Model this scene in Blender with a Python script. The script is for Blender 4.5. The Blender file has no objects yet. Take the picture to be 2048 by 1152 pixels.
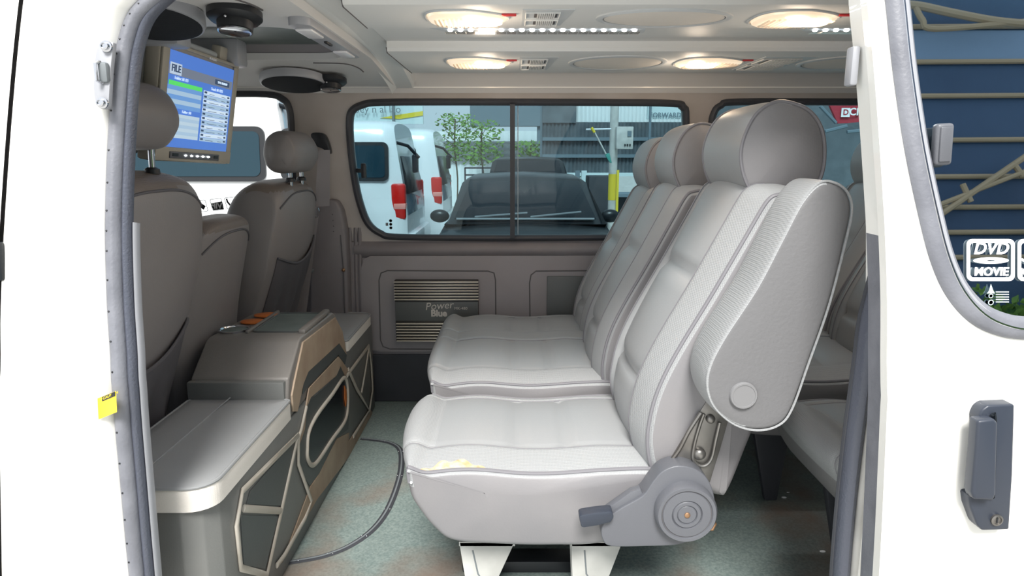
import bpy, bmesh, math, random
from mathutils import Vector, Matrix
from mathutils.bvhtree import BVHTree
random.seed(7)
D = bpy.data
SC = bpy.context.scene
COL = SC.collection
PI = math.pi

# ------------------------------------------------------------------ camera, sky, exposure
F = 1350.0                      # focal length in pixels of the 2048 x 1152 frame
PITCH = math.atan(264 / 1350)
CZ = 1.6                        # eye height above the ground outside
S_, C_ = math.sin(PITCH), math.cos(PITCH)
cam_d = D.cameras.new('camera')
cam_d.sensor_width = 36
cam_d.lens = F / 2048 * 36
cam_d.clip_start = .02
cam_d.clip_end = 300
cam = D.objects.new('camera', cam_d)
COL.objects.link(cam)
cam.location = (0, 0, CZ)
cam.rotation_euler = (PI / 2 - PITCH, 0, 0)
SC.camera = cam

world = D.worlds.new('overcast_sky')
SC.world = world
world.use_nodes = True
bg = world.node_tree.nodes['Background']
bg.inputs[0].default_value = (.93, .965, 1.0, 1)
bg.inputs[1].default_value = .82
sun_d = D.lights.new('sun', 'SUN')
sun_d.energy = 3.2
sun_d.angle = math.radians(20)
sun_d.color = (1, .97, .92)
sun = D.objects.new('sun', sun_d)
COL.objects.link(sun)
sun.rotation_euler = Vector((.04, .62, -.70)).to_track_quat('-Z', 'Y').to_euler()
SC.view_settings.view_transform = 'Standard'
SC.view_settings.look = 'None'
SC.view_settings.gamma = 1
SC.view_settings.use_curve_mapping = False
SC.view_settings.exposure = 0.80
SC.cycles.max_bounces = 14
SC.cycles.diffuse_bounces = 8
SC.cycles.transparent_max_bounces = 16


# ------------------------------------------------------------------ measuring helpers
def ray(px, py):
    u = px - 1024
    v = py - 576
    return u, C_ * F - S_ * v, -S_ * F - C_ * v


def W(px, py, y):
    dx, dy, dz = ray(px, py)
    k = y / dy
    return Vector((dx * k, y, CZ + dz * k))


def WX(px, py, x):
    dx, dy, dz = ray(px, py)
    k = x / dx
    return Vector((x, dy * k, CZ + dz * k))


def WZ(px, py, zr):
    dx, dy, dz = ray(px, py)
    k = zr / dz
    return Vector((dx * k, dy * k, CZ + zr))


def WP(px, py, yf):
    """point on a surface y = yf(z relative to the eye)"""
    y = yf(0)
    for _ in range(12):
        p = W(px, py, y)
        y = yf(p.z - CZ)
    return W(px, py, y)


# ------------------------------------------------------------------ materials
def lin(c):
    return tuple(((v / 255) / 12.92 if v / 255 <= .04045 else ((v / 255 + .055) / 1.055) ** 2.4) for v in c)


def mat(name, rgb, rough=.5, metal=0, spec=.5, rgb2=None, nscale=6, bump=0, bscale=80, btype='noise',
        emit=None, estr=0, coat=0, fac=(.35, .65), detail=4):
    m = D.materials.new(name)
    m.use_nodes = True
    nt = m.node_tree
    b = nt.nodes['Principled BSDF']
    b.inputs['Base Color'].default_value = (*lin(rgb), 1)
    b.inputs['Roughness'].default_value = rough
    b.inputs['Metallic'].default_value = metal
    b.inputs['Specular IOR Level'].default_value = spec
    b.inputs['Coat Weight'].default_value = coat
    tc = nt.nodes.new('ShaderNodeTexCoord')
    if rgb2:
        n = nt.nodes.new('ShaderNodeTexNoise')
        n.inputs['Scale'].default_value = nscale
        n.inputs['Detail'].default_value = detail
        nt.links.new(tc.outputs['Object'], n.inputs['Vector'])
        r = nt.nodes.new('ShaderNodeValToRGB')
        r.color_ramp.elements[0].position = fac[0]
        r.color_ramp.elements[1].position = fac[1]
        r.color_ramp.elements[0].color = (*lin(rgb), 1)
        r.color_ramp.elements[1].color = (*lin(rgb2), 1)
        nt.links.new(n.outputs['Fac'], r.inputs[0])
        nt.links.new(r.outputs[0], b.inputs['Base Color'])
    if bump:
        if btype == 'noise':
            n = nt.nodes.new('ShaderNodeTexNoise')
            n.inputs['Detail'].default_value = 3
            o = n.outputs['Fac']
        elif btype == 'wave':
            n = nt.nodes.new('ShaderNodeTexWave')
            n.bands_direction = 'Z'
            o = n.outputs['Fac']
        else:
            n = nt.nodes.new('ShaderNodeTexVoronoi')
            n.inputs['Randomness'].default_value = .15
            o = n.outputs['Distance']
        n.inputs['Scale'].default_value = bscale
        nt.links.new(tc.outputs['Object'], n.inputs['Vector'])
        bp = nt.nodes.new('ShaderNodeBump')
        bp.inputs['Strength'].default_value = bump
        bp.inputs['Distance'].default_value = .002
        nt.links.new(o, bp.inputs['Height'])
        nt.links.new(bp.outputs[0], b.inputs['Normal'])
    if emit:
        b.inputs['Emission Color'].default_value = (*emit, 1)
        b.inputs['Emission Strength'].default_value = estr
    return m


def glass_mat(name, tint, gloss=.08, rough=.01, gcol=(1, 1, 1)):
    m = D.materials.new(name)
    m.use_nodes = True
    nt = m.node_tree
    nt.nodes.clear()
    out = nt.nodes.new('ShaderNodeOutputMaterial')
    t = nt.nodes.new('ShaderNodeBsdfTransparent')
    t.inputs[0].default_value = (*tint, 1)
    g = nt.nodes.new('ShaderNodeBsdfGlossy')
    g.inputs['Roughness'].default_value = rough
    g.inputs['Color'].default_value = (*gcol, 1)
    fr = nt.nodes.new('ShaderNodeLayerWeight')
    fr.inputs['Blend'].default_value = .2
    mt = nt.nodes.new('ShaderNodeMath')
    mt.operation = 'MULTIPLY_ADD'
    mt.inputs[1].default_value = .5
    mt.inputs[2].default_value = gloss
    nt.links.new(fr.outputs['Fresnel'], mt.inputs[0])
    mx = nt.nodes.new('ShaderNodeMixShader')
    nt.links.new(mt.outputs[0], mx.inputs[0])
    nt.links.new(t.outputs[0], mx.inputs[1])
    nt.links.new(g.outputs[0], mx.inputs[2])
    nt.links.new(mx.outputs[0], out.inputs[0])
    return m


M = {}
M['leather'] = mat('light_leather', (152, 154, 156), .42, bump=.10, bscale=260)
M['perf'] = mat('perforated_leather', (159, 161, 163), .48, bump=.5, bscale=330, btype='vor')
M['side'] = mat('grey_leather', (128, 127, 130), .42, bump=.12, bscale=220, rgb2=(135, 133, 135), nscale=5)
M['piping'] = mat('piping', (124, 123, 128), .45)
M['armside'] = mat('arm_vinyl', (112, 112, 114), .5, bump=.3, bscale=160)
M['frontleather'] = mat('dark_leather', (126, 122, 123), .48, bump=.12, bscale=240, rgb2=(134, 129, 128), nscale=3)
M['frontcloth'] = mat('seat_back_cover', (88, 86, 90), .65, bump=.35, bscale=25)
M['brownleather'] = mat('brown_trim_leather', (118, 108, 102), .5, bump=.4, bscale=330, btype='vor')
M['plastic'] = mat('grey_plastic', (98, 100, 106), .38, bump=.12, bscale=400)
M['plasticlt'] = mat('light_grey_plastic', (160, 162, 168), .4)
M['mesh'] = mat('speaker_mesh', (46, 48, 52), .9, spec=.15, bump=.4, bscale=500, btype='vor')
M['black'] = mat('black_plastic', (34, 36, 40), .4)
M['cap'] = mat('armrest_cap', (128, 128, 130), .45)
M['handle'] = mat('handle_plastic', (52, 58, 70), .38)
M['chrome'] = mat('chrome', (205, 207, 212), .16, 1)
M['steel'] = mat('brushed_steel', (150, 148, 145), .35, .8, rgb2=(120, 116, 112), nscale=10)
M['bolt'] = mat('bolt_brass', (165, 130, 100), .4, .7)
M['legpaint'] = mat('leg_paint', (205, 204, 200), .5, rgb2=(185, 184, 180), nscale=12)
M['liner'] = mat('headliner', (214, 213, 212), .75, bump=.08, bscale=200)
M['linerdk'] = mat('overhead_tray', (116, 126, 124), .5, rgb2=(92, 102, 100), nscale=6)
M['duct'] = mat('duct_plastic', (224, 226, 226), .5, bump=.04, bscale=300)
M['ductplate'] = mat('duct_plate', (204, 209, 213), .45)
M['oval'] = mat('oval_cover', (232, 227, 220), .7, bump=.3, bscale=500, btype='vor')
M['groove'] = mat('panel_gap', (92, 90, 92), .7)
M['pillar'] = mat('pillar_trim', (182, 176, 172), .65, rgb2=(170, 162, 156), nscale=5)
M['pillardk'] = mat('lower_pillar_trim', (132, 128, 131), .5, rgb2=(122, 117, 120), nscale=4)
M['wallpanel'] = mat('side_panel', (150, 146, 149), .55, bump=.1, bscale=200, rgb2=(140, 136, 138), nscale=3)
M['walldk'] = mat('lower_wall', (62, 64, 70), .7, rgb2=(52, 55, 60), nscale=4)
M['seal'] = mat('rubber_seal', (62, 64, 70), .5)
M['sealgrey'] = mat('door_rubber', (128, 130, 138), .42, rgb2=(112, 114, 122), nscale=15, bump=.3, bscale=180)
M['sealblue'] = mat('door_rubber_lip', (84, 88, 100), .38, bump=.5, bscale=220)
M['white'] = mat('white_paint', (246, 245, 240), .25, coat=.5)
M['whitevan'] = mat('van_paint', (236, 238, 240), .25, coat=.5)
M['floor'] = mat('vinyl_floor', (108, 124, 122), .42, rgb2=(142, 155, 151), nscale=160, fac=(.3, .7), bump=.1, bscale=150)
M['wood'] = mat('worn_fabric_trim', (176, 158, 138), .6, rgb2=(158, 136, 116), nscale=9)
M['trimbeige'] = mat('beige_strip', (196, 190, 180), .5, rgb2=(182, 174, 162), nscale=12)
M['conside'] = mat('console_vinyl', (112, 114, 113), .42, bump=.15, bscale=250, rgb2=(120, 121, 119), nscale=4)
M['condark'] = mat('console_dark_panel', (86, 90, 90), .45, bump=.15, bscale=250)
M['contop'] = mat('console_top_vinyl', (118, 115, 112), .42, bump=.15, bscale=250, rgb2=(128, 124, 120), nscale=5)
M['orange'] = mat('orange_wood', (196, 110, 52), .4)
M['ink'] = mat('dark_glass', (24, 30, 36), .2, spec=.3)
M['screen_bezel'] = mat('beige_plastic', (172, 166, 154), .5)
M['gold'] = mat('silver_fin', (232, 226, 210), .3, .3)
M['ampblack'] = mat('amp_black', (56, 54, 52), .45)
M['silvertext'] = mat('silver_print', (190, 186, 180), .4)
M['cork'] = mat('torn_foam', (216, 205, 180), .9, rgb2=(190, 160, 120), nscale=60)
M['tan'] = mat('tan_pipe', (176, 160, 132), .6)
M['bluewall'] = mat('blue_sheet', (58, 88, 122), .6, rgb2=(48, 76, 110), nscale=.6)
M['paleband'] = mat('pale_blue_band', (128, 158, 190), .6)
M['grass'] = mat('grass', (84, 132, 60), .9, rgb2=(50, 92, 44), nscale=14)
M['ground'] = mat('concrete', (190, 188, 182), .9, rgb2=(172, 170, 165), nscale=2)
M['corr'] = mat('corrugated_sheet', (84, 92, 98), .6, rgb2=(104, 112, 118), nscale=3)
M['corrwhite'] = mat('clear_sheet', (236, 240, 240), .6)
M['carblack'] = mat('dark_car_paint', (22, 26, 30), .35, coat=.15, spec=.3)
M['tail'] = mat('red_lens', (206, 28, 22), .2)
M['taildk'] = mat('lens_band', (235, 150, 140), .2)
M['vanglass'] = mat('van_window', (30, 56, 68), .15, spec=.4)
M['vanrear'] = mat('van_rear_shade', (92, 120, 136), .25, coat=.4)
M['yellow'] = mat('yellow_paint', (226, 204, 60), .5)
M['sticker'] = mat('white_vinyl', (250, 250, 250), .5)
M['stickerblack'] = mat('black_vinyl', (40, 42, 46), .5)
M['warn'] = mat('yellow_label', (255, 226, 60), .5)
M['red'] = mat('red_plastic', (205, 55, 60), .4)
M['redsign'] = mat('red_sign', (176, 52, 66), .6)
M['paleblue'] = mat('pale_sign', (208, 224, 226), .6)
M['leaf'] = mat('leaf', (120, 160, 70), .7, rgb2=(80, 120, 50), nscale=5)
M['bark'] = mat('bark', (90, 80, 66), .8)
M['teal'] = mat('teal_plastic', (70, 150, 140), .5)
M['bluegrey'] = mat('blue_grey_steel', (108, 124, 134), .6)
M['greymetal'] = mat('mid_grey_steel', (120, 126, 130), .6)
M['clearbag'] = mat('cloudy_plastic', (200, 205, 210), .3, bump=.6, bscale=20)
M['win'] = glass_mat('tinted_window', (.52, .64, .68), .02)
M['winfront'] = glass_mat('clear_window', (.97, .98, .98), .02)
M['doorglass'] = glass_mat('dark_tint_glass', (.10, .16, .20), .42, gcol=(.80, .92, 1.0))
M['lens'] = glass_mat('clear_lens', (1, .95, .9), .06, .08)
M['bulb'] = mat('halogen', (255, 230, 200), .5, emit=(1, .72, .42), estr=7)
M['lensglow'] = mat('lit_reflector', (255, 236, 214), .25, .2, emit=(1, .78, .55), estr=.38)
M['led'] = mat('led', (255, 255, 255), .5, emit=(.92, .96, 1), estr=6)
M['ledbase'] = mat('led_housing', (200, 206, 212), .3)
M['lamplens'] = mat('unlit_lens', (232, 232, 236), .3)


# ------------------------------------------------------------------ object helpers
def tag(o, label=None, cat=None, group=None, kind=None):
    if label: o['label'] = label
    if cat: o['category'] = cat
    if group: o['group'] = group
    if kind: o['kind'] = kind
    return o


def org(o):
    v = Vector((0, 0, 0))
    while o is not None:
        v += o.location
        o = o.parent
    return v


def thing(name, label, cat, loc, group=None, kind=None):
    o = D.objects.new(name, None)
    o.empty_display_size = .05
    o.location = loc
    COL.objects.link(o)
    return tag(o, label, cat, group, kind)


def link(name, me, parent=None):
    o = D.objects.new(name, me)
    COL.objects.link(o)
    if parent is not None:
        o.parent = parent
        me.transform(Matrix.Translation(-org(parent)))
    return o


def mesh(name, vs, fs, mats, parent=None, smooth=True, mi=None, angle=40):
    me = D.meshes.new(name)
    me.from_pydata([tuple(v) for v in vs], [], fs)
    if not isinstance(mats, (list, tuple)): mats = [mats]
    for m in mats: me.materials.append(M[m])
    if mi:
        for p, i in zip(me.polygons, mi): p.material_index = i
    bm = bmesh.new(); bm.from_mesh(me)
    bmesh.ops.recalc_face_normals(bm, faces=bm.faces)
    bm.to_mesh(me); bm.free()
    if smooth: shade(me, angle)
    me.update()
    return link(name, me, parent)


def shade(me, angle=40):
    for p in me.polygons: p.use_smooth = True
    bm = bmesh.new(); bm.from_mesh(me)
    a = math.radians(angle)
    for e in bm.edges:
        if len(e.link_faces) == 2 and e.calc_face_angle(0) > a: e.smooth = False
    bm.to_mesh(me); bm.free()


class MB:
    """collects shapes into one bmesh -> one object"""
    def __init__(s): s.bm = bmesh.new(); s.mi = 0; s.slots = []

    def use(s, m):
        if m not in s.slots: s.slots.append(m)
        s.mi = s.slots.index(m); return s

    def _fin(s, n0, bevel=0, seg=2):
        fs = [f for f in s.bm.faces if f.index < 0 or f.index >= n0]
        return fs

    def poly(s, vs, fs, bevel=0, seg=2):
        t = bmesh.new()
        bv = [t.verts.new(v) for v in vs]
        for f in fs:
            try: t.faces.new([bv[i] for i in f])
            except ValueError: pass
        bmesh.ops.recalc_face_normals(t, faces=t.faces)
        if bevel:
            es = [e for e in t.edges if len(e.link_faces) == 2 and e.calc_face_angle(0) > .35]
            bmesh.ops.bevel(t, geom=es, offset=bevel, segments=seg, profile=.5, affect='EDGES', clamp_overlap=True)
        for f in t.faces: f.material_index = s.mi
        me = D.meshes.new('tmp'); t.to_mesh(me); t.free()
        s.bm.from_mesh(me); D.meshes.remove(me)
        return s

    def box(s, a, b, bevel=0, seg=2, R=None, c=None):
        x0, y0, z0 = a; x1, y1, z1 = b
        vs = [Vector(v) for v in ((x0, y0, z0), (x1, y0, z0), (x1, y1, z0), (x0, y1, z0), (x0, y0, z1), (x1, y0, z1), (x1, y1, z1), (x0, y1, z1))]
        if R is not None:
            c = Vector(c) if c is not None else (Vector(a) + Vector(b)) / 2
            vs = [R @ (v - c) + c for v in vs]
        return s.poly(vs, [(0, 3, 2, 1), (4, 5, 6, 7), (0, 1, 5, 4), (1, 2, 6, 5), (2, 3, 7, 6), (3, 0, 4, 7)], bevel, seg)

    def prism(s, pts, d, bevel=0, seg=2):
        """pts: 3-D outline, d: extrusion vector"""
        d = Vector(d); pts = [Vector(p) for p in pts]; n = len(pts)
        vs = pts + [p + d for p in pts]
        fs = [tuple(range(n)), tuple(range(2 * n - 1, n - 1, -1))] + [(i, (i + 1) % n, n + (i + 1) % n, n + i) for i in range(n)]
        return s.poly(vs, fs, bevel, seg)

    def tube(s, pts, r, n=10, closed=False, flat=None, up=None):
        """sweep of a circle (or an ellipse, flat = (a, b) with up)"""
        pts = [Vector(p) for p in pts]; N = len(pts)
        rings = []
        prev = None
        for i in range(N):
            if closed: t = (pts[(i + 1) % N] - pts[i - 1])
            else: t = pts[min(i + 1, N - 1)] - pts[max(i - 1, 0)]
            t.normalize()
            if up is not None: u = Vector(up)
            elif prev is not None: u = prev
            else: u = Vector((0, 0, 1)) if abs(t.z) < .9 else Vector((1, 0, 0))
            a = (u - t * u.dot(t))
            if a.length < 1e-6: a = t.orthogonal()
            a.normalize(); b = t.cross(a)
            prev = a
            ra, rb = flat if flat else ((r[i], r[i]) if isinstance(r, (list, tuple)) else (r, r))
            rings.append([pts[i] + a * ra * math.cos(2 * PI * k / n) + b * rb * math.sin(2 * PI * k / n) for k in range(n)])
        vs = [v for q in rings for v in q]; fs = []
        for i in range(N if closed else N - 1):
            j = (i + 1) % N
            for k in range(n):
                fs.append((i * n + k, i * n + (k + 1) % n, j * n + (k + 1) % n, j * n + k))
        if not closed: fs += [tuple(range(n)), tuple(range((N - 1) * n, N * n))]
        return s.poly(vs, fs)

    def lathe(s, prof, c, axis, n=28, sx=1, sy=1, ref=None):
        """prof [(r,h)] around axis through c"""
        ax = Vector(axis).normalized(); c = Vector(c)
        a = ax.orthogonal().normalized() if ref is None else (Vector(ref) - ax * Vector(ref).dot(ax)).normalized()
        b = ax.cross(a)
        vs = []; fs = []
        for r, h in prof:
            for k in range(n):
                t = 2 * PI * k / n
                vs.append(c + ax * h + a * (r * sx * math.cos(t)) + b * (r * sy * math.sin(t)))
        m = len(prof)
        for i in range(m - 1):
            for k in range(n):
                fs.append((i * n + k, i * n + (k + 1) % n, (i + 1) * n + (k + 1) % n, (i + 1) * n + k))
        fs += [tuple(range(n)), tuple(range((m - 1) * n, m * n))]
        return s.poly(vs, fs)

    def grid(s, fn, nu, nv):
        vs = [fn(i / nu, j / nv) for j in range(nv + 1) for i in range(nu + 1)]
        fs = [(j * (nu + 1) + i, j * (nu + 1) + i + 1, (j + 1) * (nu + 1) + i + 1, (j + 1) * (nu + 1) + i) for j in range(nv) for i in range(nu)]
        return s.poly(vs, fs)

    def sphere(s, c, r, n=16, sc=(1, 1, 1)):
        c = Vector(c); prof = [(max(math.sin(PI * i / n), .001) * r, -math.cos(PI * i / n) * r) for i in range(n + 1)]
        vs = []; fs = []; k2 = n * 2
        for pr, h in prof:
            for k in range(k2):
                t = 2 * PI * k / k2
                vs.append(c + Vector((pr * math.cos(t) * sc[0], pr * math.sin(t) * sc[1], h * sc[2])))
        for i in range(n):
            for k in range(k2): fs.append((i * k2 + k, i * k2 + (k + 1) % k2, (i + 1) * k2 + (k + 1) % k2, (i + 1) * k2 + k))
        return s.poly(vs, fs)

    def build(s, name, parent=None, smooth=True, angle=40):
        me = D.meshes.new(name)
        s.bm.to_mesh(me); s.bm.free()
        for m in s.slots: me.materials.append(M[m])
        if smooth: shade(me, angle)
        return link(name, me, parent)


def crom(pts, n, closed=False):
    pts = [Vector(p) for p in pts]; N = len(pts); out = []
    segs = N if closed else N - 1
    for i in range(segs):
        p1, p2 = pts[i], pts[(i + 1) % N]
        p0 = pts[i - 1] if (closed or i > 0) else p1
        p3 = pts[(i + 2) % N] if (closed or i + 2 < N) else p2
        for k in range(n):
            t = k / n
            out.append(.5 * ((2 * p1) + (p2 - p0) * t + (2 * p0 - 5 * p1 + 4 * p2 - p3) * t * t + (3 * p1 - p0 - 3 * p2 + p3) * t ** 3))
    if not closed: out.append(pts[-1])
    return out


def rrect(x0, x1, z0, z1, r, n=8, shear=0):
    """rounded rectangle in 2-D; r one radius or four (bl, br, tr, tl)"""
    if not isinstance(r, (list, tuple)): r = (r,) * 4
    o = []
    for (cx, cz, a0, rr) in ((x0 + r[0], z0 + r[0], PI, r[0]), (x1 - r[1], z0 + r[1], 1.5 * PI, r[1]), (x1 - r[2], z1 - r[2], 0, r[2]), (x0 + r[3], z1 - r[3], .5 * PI, r[3])):
        for k in range(n + 1):
            a = a0 + .5 * PI * k / n
            x = cx + rr * math.cos(a); z = cz + rr * math.sin(a)
            o.append((x + shear * (z1 - z), z))
    return o


def plate(name, outer, holes, fn, thick, mats, parent=None, cuts=(), angle=40):
    """flat 2-D region with holes -> 3-D by fn(a, b), thickened along thick"""
    cu = D.curves.new('tmpc', 'CURVE'); cu.dimensions = '2D'; cu.fill_mode = 'BOTH'
    for ring in [outer] + list(holes):
        sp = cu.splines.new('POLY'); sp.points.add(len(ring) - 1); sp.use_cyclic_u = True
        for p, q in zip(sp.points, ring): p.co = (q[0], q[1], 0, 1)
    ob = D.objects.new('tmpo', cu); COL.objects.link(ob)
    dg = bpy.context.evaluated_depsgraph_get(); dg.update()
    me = D.meshes.new_from_object(ob.evaluated_get(dg))
    D.objects.remove(ob); D.curves.remove(cu)
    bm = bmesh.new(); bm.from_mesh(me); D.meshes.remove(me)
    bmesh.ops.remove_doubles(bm, verts=bm.verts, dist=1e-5)
    for c in cuts:
        bmesh.ops.bisect_plane(bm, geom=bm.verts[:] + bm.edges[:] + bm.faces[:], plane_co=(0, c, 0), plane_no=(0, 1, 0))
    for v in bm.verts: v.co = Vector(fn(v.co.x, v.co.y))
    r = bmesh.ops.extrude_face_region(bm, geom=bm.faces[:])
    for g in r['geom']:
        if isinstance(g, bmesh.types.BMVert): g.co += Vector(thick)
    bmesh.ops.recalc_face_normals(bm, faces=bm.faces)
    me = D.meshes.new(name); bm.to_mesh(me); bm.free()
    if not isinstance(mats, (list, tuple)): mats = [mats]
    for m in mats: me.materials.append(M[m])
    shade(me, angle)
    return link(name, me, parent)


def text(name, s, size, loc, right, up, m, parent=None, ext=.0006, bold=0, shear=0, align='CENTER'):
    cu = D.curves.new('t', 'FONT'); cu.body = s; cu.size = size; cu.extrude = ext; cu.offset = bold; cu.shear = shear
    cu.align_x = align; cu.align_y = 'CENTER'; cu.resolution_u = 3
    ob = D.objects.new('t', cu); COL.objects.link(ob)
    dg = bpy.context.evaluated_depsgraph_get(); dg.update()
    me = D.meshes.new_from_object(ob.evaluated_get(dg))
    D.objects.remove(ob); D.curves.remove(cu)
    r = Vector(right).normalized(); u = Vector(up).normalized(); n = r.cross(u)
    loc = Vector(loc)
    for v in me.vertices:
        c = v.co.copy(); v.co = loc + r * c.x + u * c.y + n * c.z
    me.materials.clear(); me.materials.append(M[m]); me.name = name
    return link(name, me, parent)


def copy_tree(o, parent=None):
    c = o.copy(); COL.objects.link(c)
    if parent is not None: c.parent = parent
    for ch in list(o.children):
        if ch.name in KEEP: continue
        copy_tree(ch, c)
    return c


def bvh(o):
    off = org(o)
    me = o.data
    return BVHTree.FromPolygons([v.co + off for v in me.vertices], [tuple(p.vertices) for p in me.polygons])


def probe(tree, p, d):
    h = tree.ray_cast(Vector(p), Vector(d).normalized())
    return h[0]


KEEP = set()

# ------------------------------------------------------------------ body surfaces (heights relative to the eye)
FLOOR = -.99


def y_far(z):      # inner face of the far side wall
    return 2.645 if z < -.33 else 2.645 - (z + .33) * .19


def y_near(z):     # outer skin on the near side
    if z < -.34: return .985 + .03 * max(0, (-.75 - z)) * 4 * .3
    return .985 + (z + .34) * .19


def fz(z): return CZ + z


def far3(x, z, off=0): return Vector((x, y_far(z - CZ) + off, z))
def near3(x, z, off=0): return Vector((x, y_near(z - CZ) + off, z))


# ------------------------------------------------------------------ SETTING
# ground outside
mb = MB().use('ground')
mb.box((-40, -40, -.1), (40, 60, 0))
tag(mb.build('ground', smooth=False), kind='structure')
# van floor
mb = MB().use('floor')
mb.box((-2.3, 1.06, fz(FLOOR) - .05), (2.6, 2.66, fz(FLOOR)))
fl = tag(mb.build('floor', smooth=False), kind='structure')
# dirt on the floor: brownish worn patch by a second noise
nt = M['floor'].node_tree
b = nt.nodes['Principled BSDF']
src = b.inputs['Base Color'].links[0].from_socket
tc = nt.nodes.new('ShaderNodeTexCoord')
n1 = nt.nodes.new('ShaderNodeTexNoise'); n1.inputs['Scale'].default_value = 3.2; n1.inputs['Detail'].default_value = 8
mp = nt.nodes.new('ShaderNodeMapping'); mp.inputs['Location'].default_value = (.6, .0, 0)
nt.links.new(tc.outputs['Object'], mp.inputs[0]); nt.links.new(mp.outputs[0], n1.inputs['Vector'])
r1 = nt.nodes.new('ShaderNodeValToRGB'); r1.color_ramp.elements[0].position = .5; r1.color_ramp.elements[1].position = .72
nt.links.new(n1.outputs['Fac'], r1.inputs[0])
mx = nt.nodes.new('ShaderNodeMix'); mx.data_type = 'RGBA'
nt.links.new(r1.outputs[0], mx.inputs['Factor']); nt.links.new(src, mx.inputs[6])
mx.inputs[7].default_value = (*lin((128, 108, 96)), 1)
nt.links.new(mx.outputs[2], b.inputs['Base Color'])

# far wall, upper part with three window openings
w1 = [WP(px, py, y_far) for px, py in ((1372, 240), (1366, 215), (1345, 207), (1200, 205), (900, 204), (760, 205), (725, 210), (704, 222), (699, 245), (701, 290), (708, 350), (718, 400), (735, 445), (762, 467), (800, 474), (1000, 476), (1200, 475), (1330, 474), (1352, 468), (1364, 450), (1370, 400))]
w1 = crom(w1, 4, True)
w2 = [WP(px, py, y_far) for px, py in ((1422, 260), (1428, 225), (1442, 211), (1475, 204), (1700, 204), (1900, 204), (1960, 212), (1972, 240), (1972, 400), (1965, 455), (1940, 474), (1700, 476), (1480, 474), (1440, 466), (1426, 440), (1421, 380))]
w2 = crom(w2, 4, True)
w3 = [WP(px, py, y_far) for px, py in ((583, 255), (578, 215), (565, 198), (530, 188), (400, 188), (200, 188), (40, 210), (-160, 300), (-230, 400), (-200, 470), (-100, 490), (200, 492), (480, 492), (560, 480), (580, 450), (586, 380))]
w3 = crom(w3, 4, True)
h1, h2, h3 = [[(p.x, p.z) for p in w] for w in (w1, w2, w3)]
ZT, ZB = fz(.26), fz(-.33)
plate('wall_right', [(-2.3, ZB), (2.6, ZB), (2.6, ZT), (-2.3, ZT)], [h1, h2, h3], far3, (0, .07, 0), 'pillar')
wr = tag(D.objects['wall_right'], kind='structure')
mb = MB().use('wallpanel').box((-2.3, 2.645, fz(FLOOR) - .05), (2.6, 2.715, fz(-.3301)))
mb.use('walldk').box((-2.3, 2.632, fz(FLOOR)), (2.6, 2.6445, fz(-.79)), .004)
tag(mb.build('wall_right_lower', smooth=False), kind='structure')
# sill band and raised door-card panel
for i, (nm, w, m) in enumerate((('window_1', w1, 'win'), ('window_2', w2, 'win'), ('window_3', w3, 'winfront'))):
    c = sum(w, Vector()) / len(w)
    t = thing(nm, None, None, c, kind='structure')
    mb = MB().use('seal').tube([p + Vector((0, .0, 0)) for p in w], 0, 10, True, flat=(.016, .013), up=(0, 1, 0))
    mb.build('window_seal', t)
    plate('pane', [(p.x, p.z) for p in w], [], lambda x, z: far3(x, z, .03), (0, .004, 0), m, t)
    if nm == 'window_1':
        a, b_ = WP(1025, 206, y_far), WP(1024, 475, y_far)
        MB().use('seal').box((-.009 + a.x, 2.555, b_.z), (.009 + a.x, 2.572, a.z), R=Matrix.Rotation(math.atan(.19), 3, 'X'), c=(a.x, 2.57, (a.z + b_.z) / 2)).build('mullion', t)
        a2, b2 = WP(1036, 208, y_far), WP(1036, 474, y_far)
        MB().use('ductplate').tube([a2 + Vector((0, .028, 0)), b2 + Vector((0, .028, 0))], .0016, 6).build('glass_edge', t)
        # sliding-window latch
        p = WP(722, 341, y_far) + Vector((0, -.012, 0))
        mb = MB().use('black').box(p - Vector((.014, .01, .008)), p + Vector((.012, .012, .008)), .003)
        mb.box(p + Vector((.006, -.022, -.028)), p + Vector((.026, -.006, .028)), .006)
        mb.tube([p + Vector((.012, .0, 0)), p + Vector((.012, -.016, 0))], .006)
        mb.build('latch', t)
        # etched marks on the pane
        mb = MB().use('greymetal')
        q = WP(779, 450, y_far) + Vector((0, .027, 0))
        for k in range(3):
            mb.lathe([(.0062, 0), (.0062, .001), (.0048, .001), (.0048, 0)], q + Vector((0, 0, (k - 1) * .014)), (0, 1, 0), 12)
        mb.box(q + Vector((-.02, 0, -.006)), q + Vector((-.01, .001, .006)))
        mb.build('etched_mark', t)

# sill moulding under the windows
mb = MB().use('pillardk')
mb.grid(lambda u, v: Vector((-.62 + u * 3.2, 2.645 - .020 * math.sin(PI * v) - .0008, fz(-.395 + v * .065))), 1, 8)
tag(mb.build('trim_1'), kind='structure')
# raised side panel (rounded corner at front)
card = [(p.x, p.z) for p in [W(px, py, 2.63) for px, py in ((1900, 703), (760, 703), (738, 698), (727, 684), (723, 640), (722, 540), (726, 520), (740, 512), (1900, 511))]]
plate('trim_2', card, [], lambda x, z: (x, 2.63, z), (0, .0145, 0), 'wallpanel')
tag(D.objects['trim_2'], kind='structure')
mb = MB().use('groove')
ring = [W(px, py, 2.63) for px, py in ((775, 541), (976, 542), (988, 546), (991, 560), (992, 690), (985, 699), (780, 698), (766, 693), (761, 680), (758, 560), (762, 546))]
mb.tube([p for p in ring], .0025, 6, True)
ring = [W(px, py, 2.63) for px, py in ((1190, 541), (1072, 542), (1062, 550), (1059, 566), (1060, 640), (1060, 700), (1300, 700), (1300, 541))]
mb.tube(ring, .0025, 6, True)
tag(mb.build('trim_3'), kind='structure')
a, b_ = W(1094, 552, 2.627), W(1200, 700, 2.627)
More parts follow.
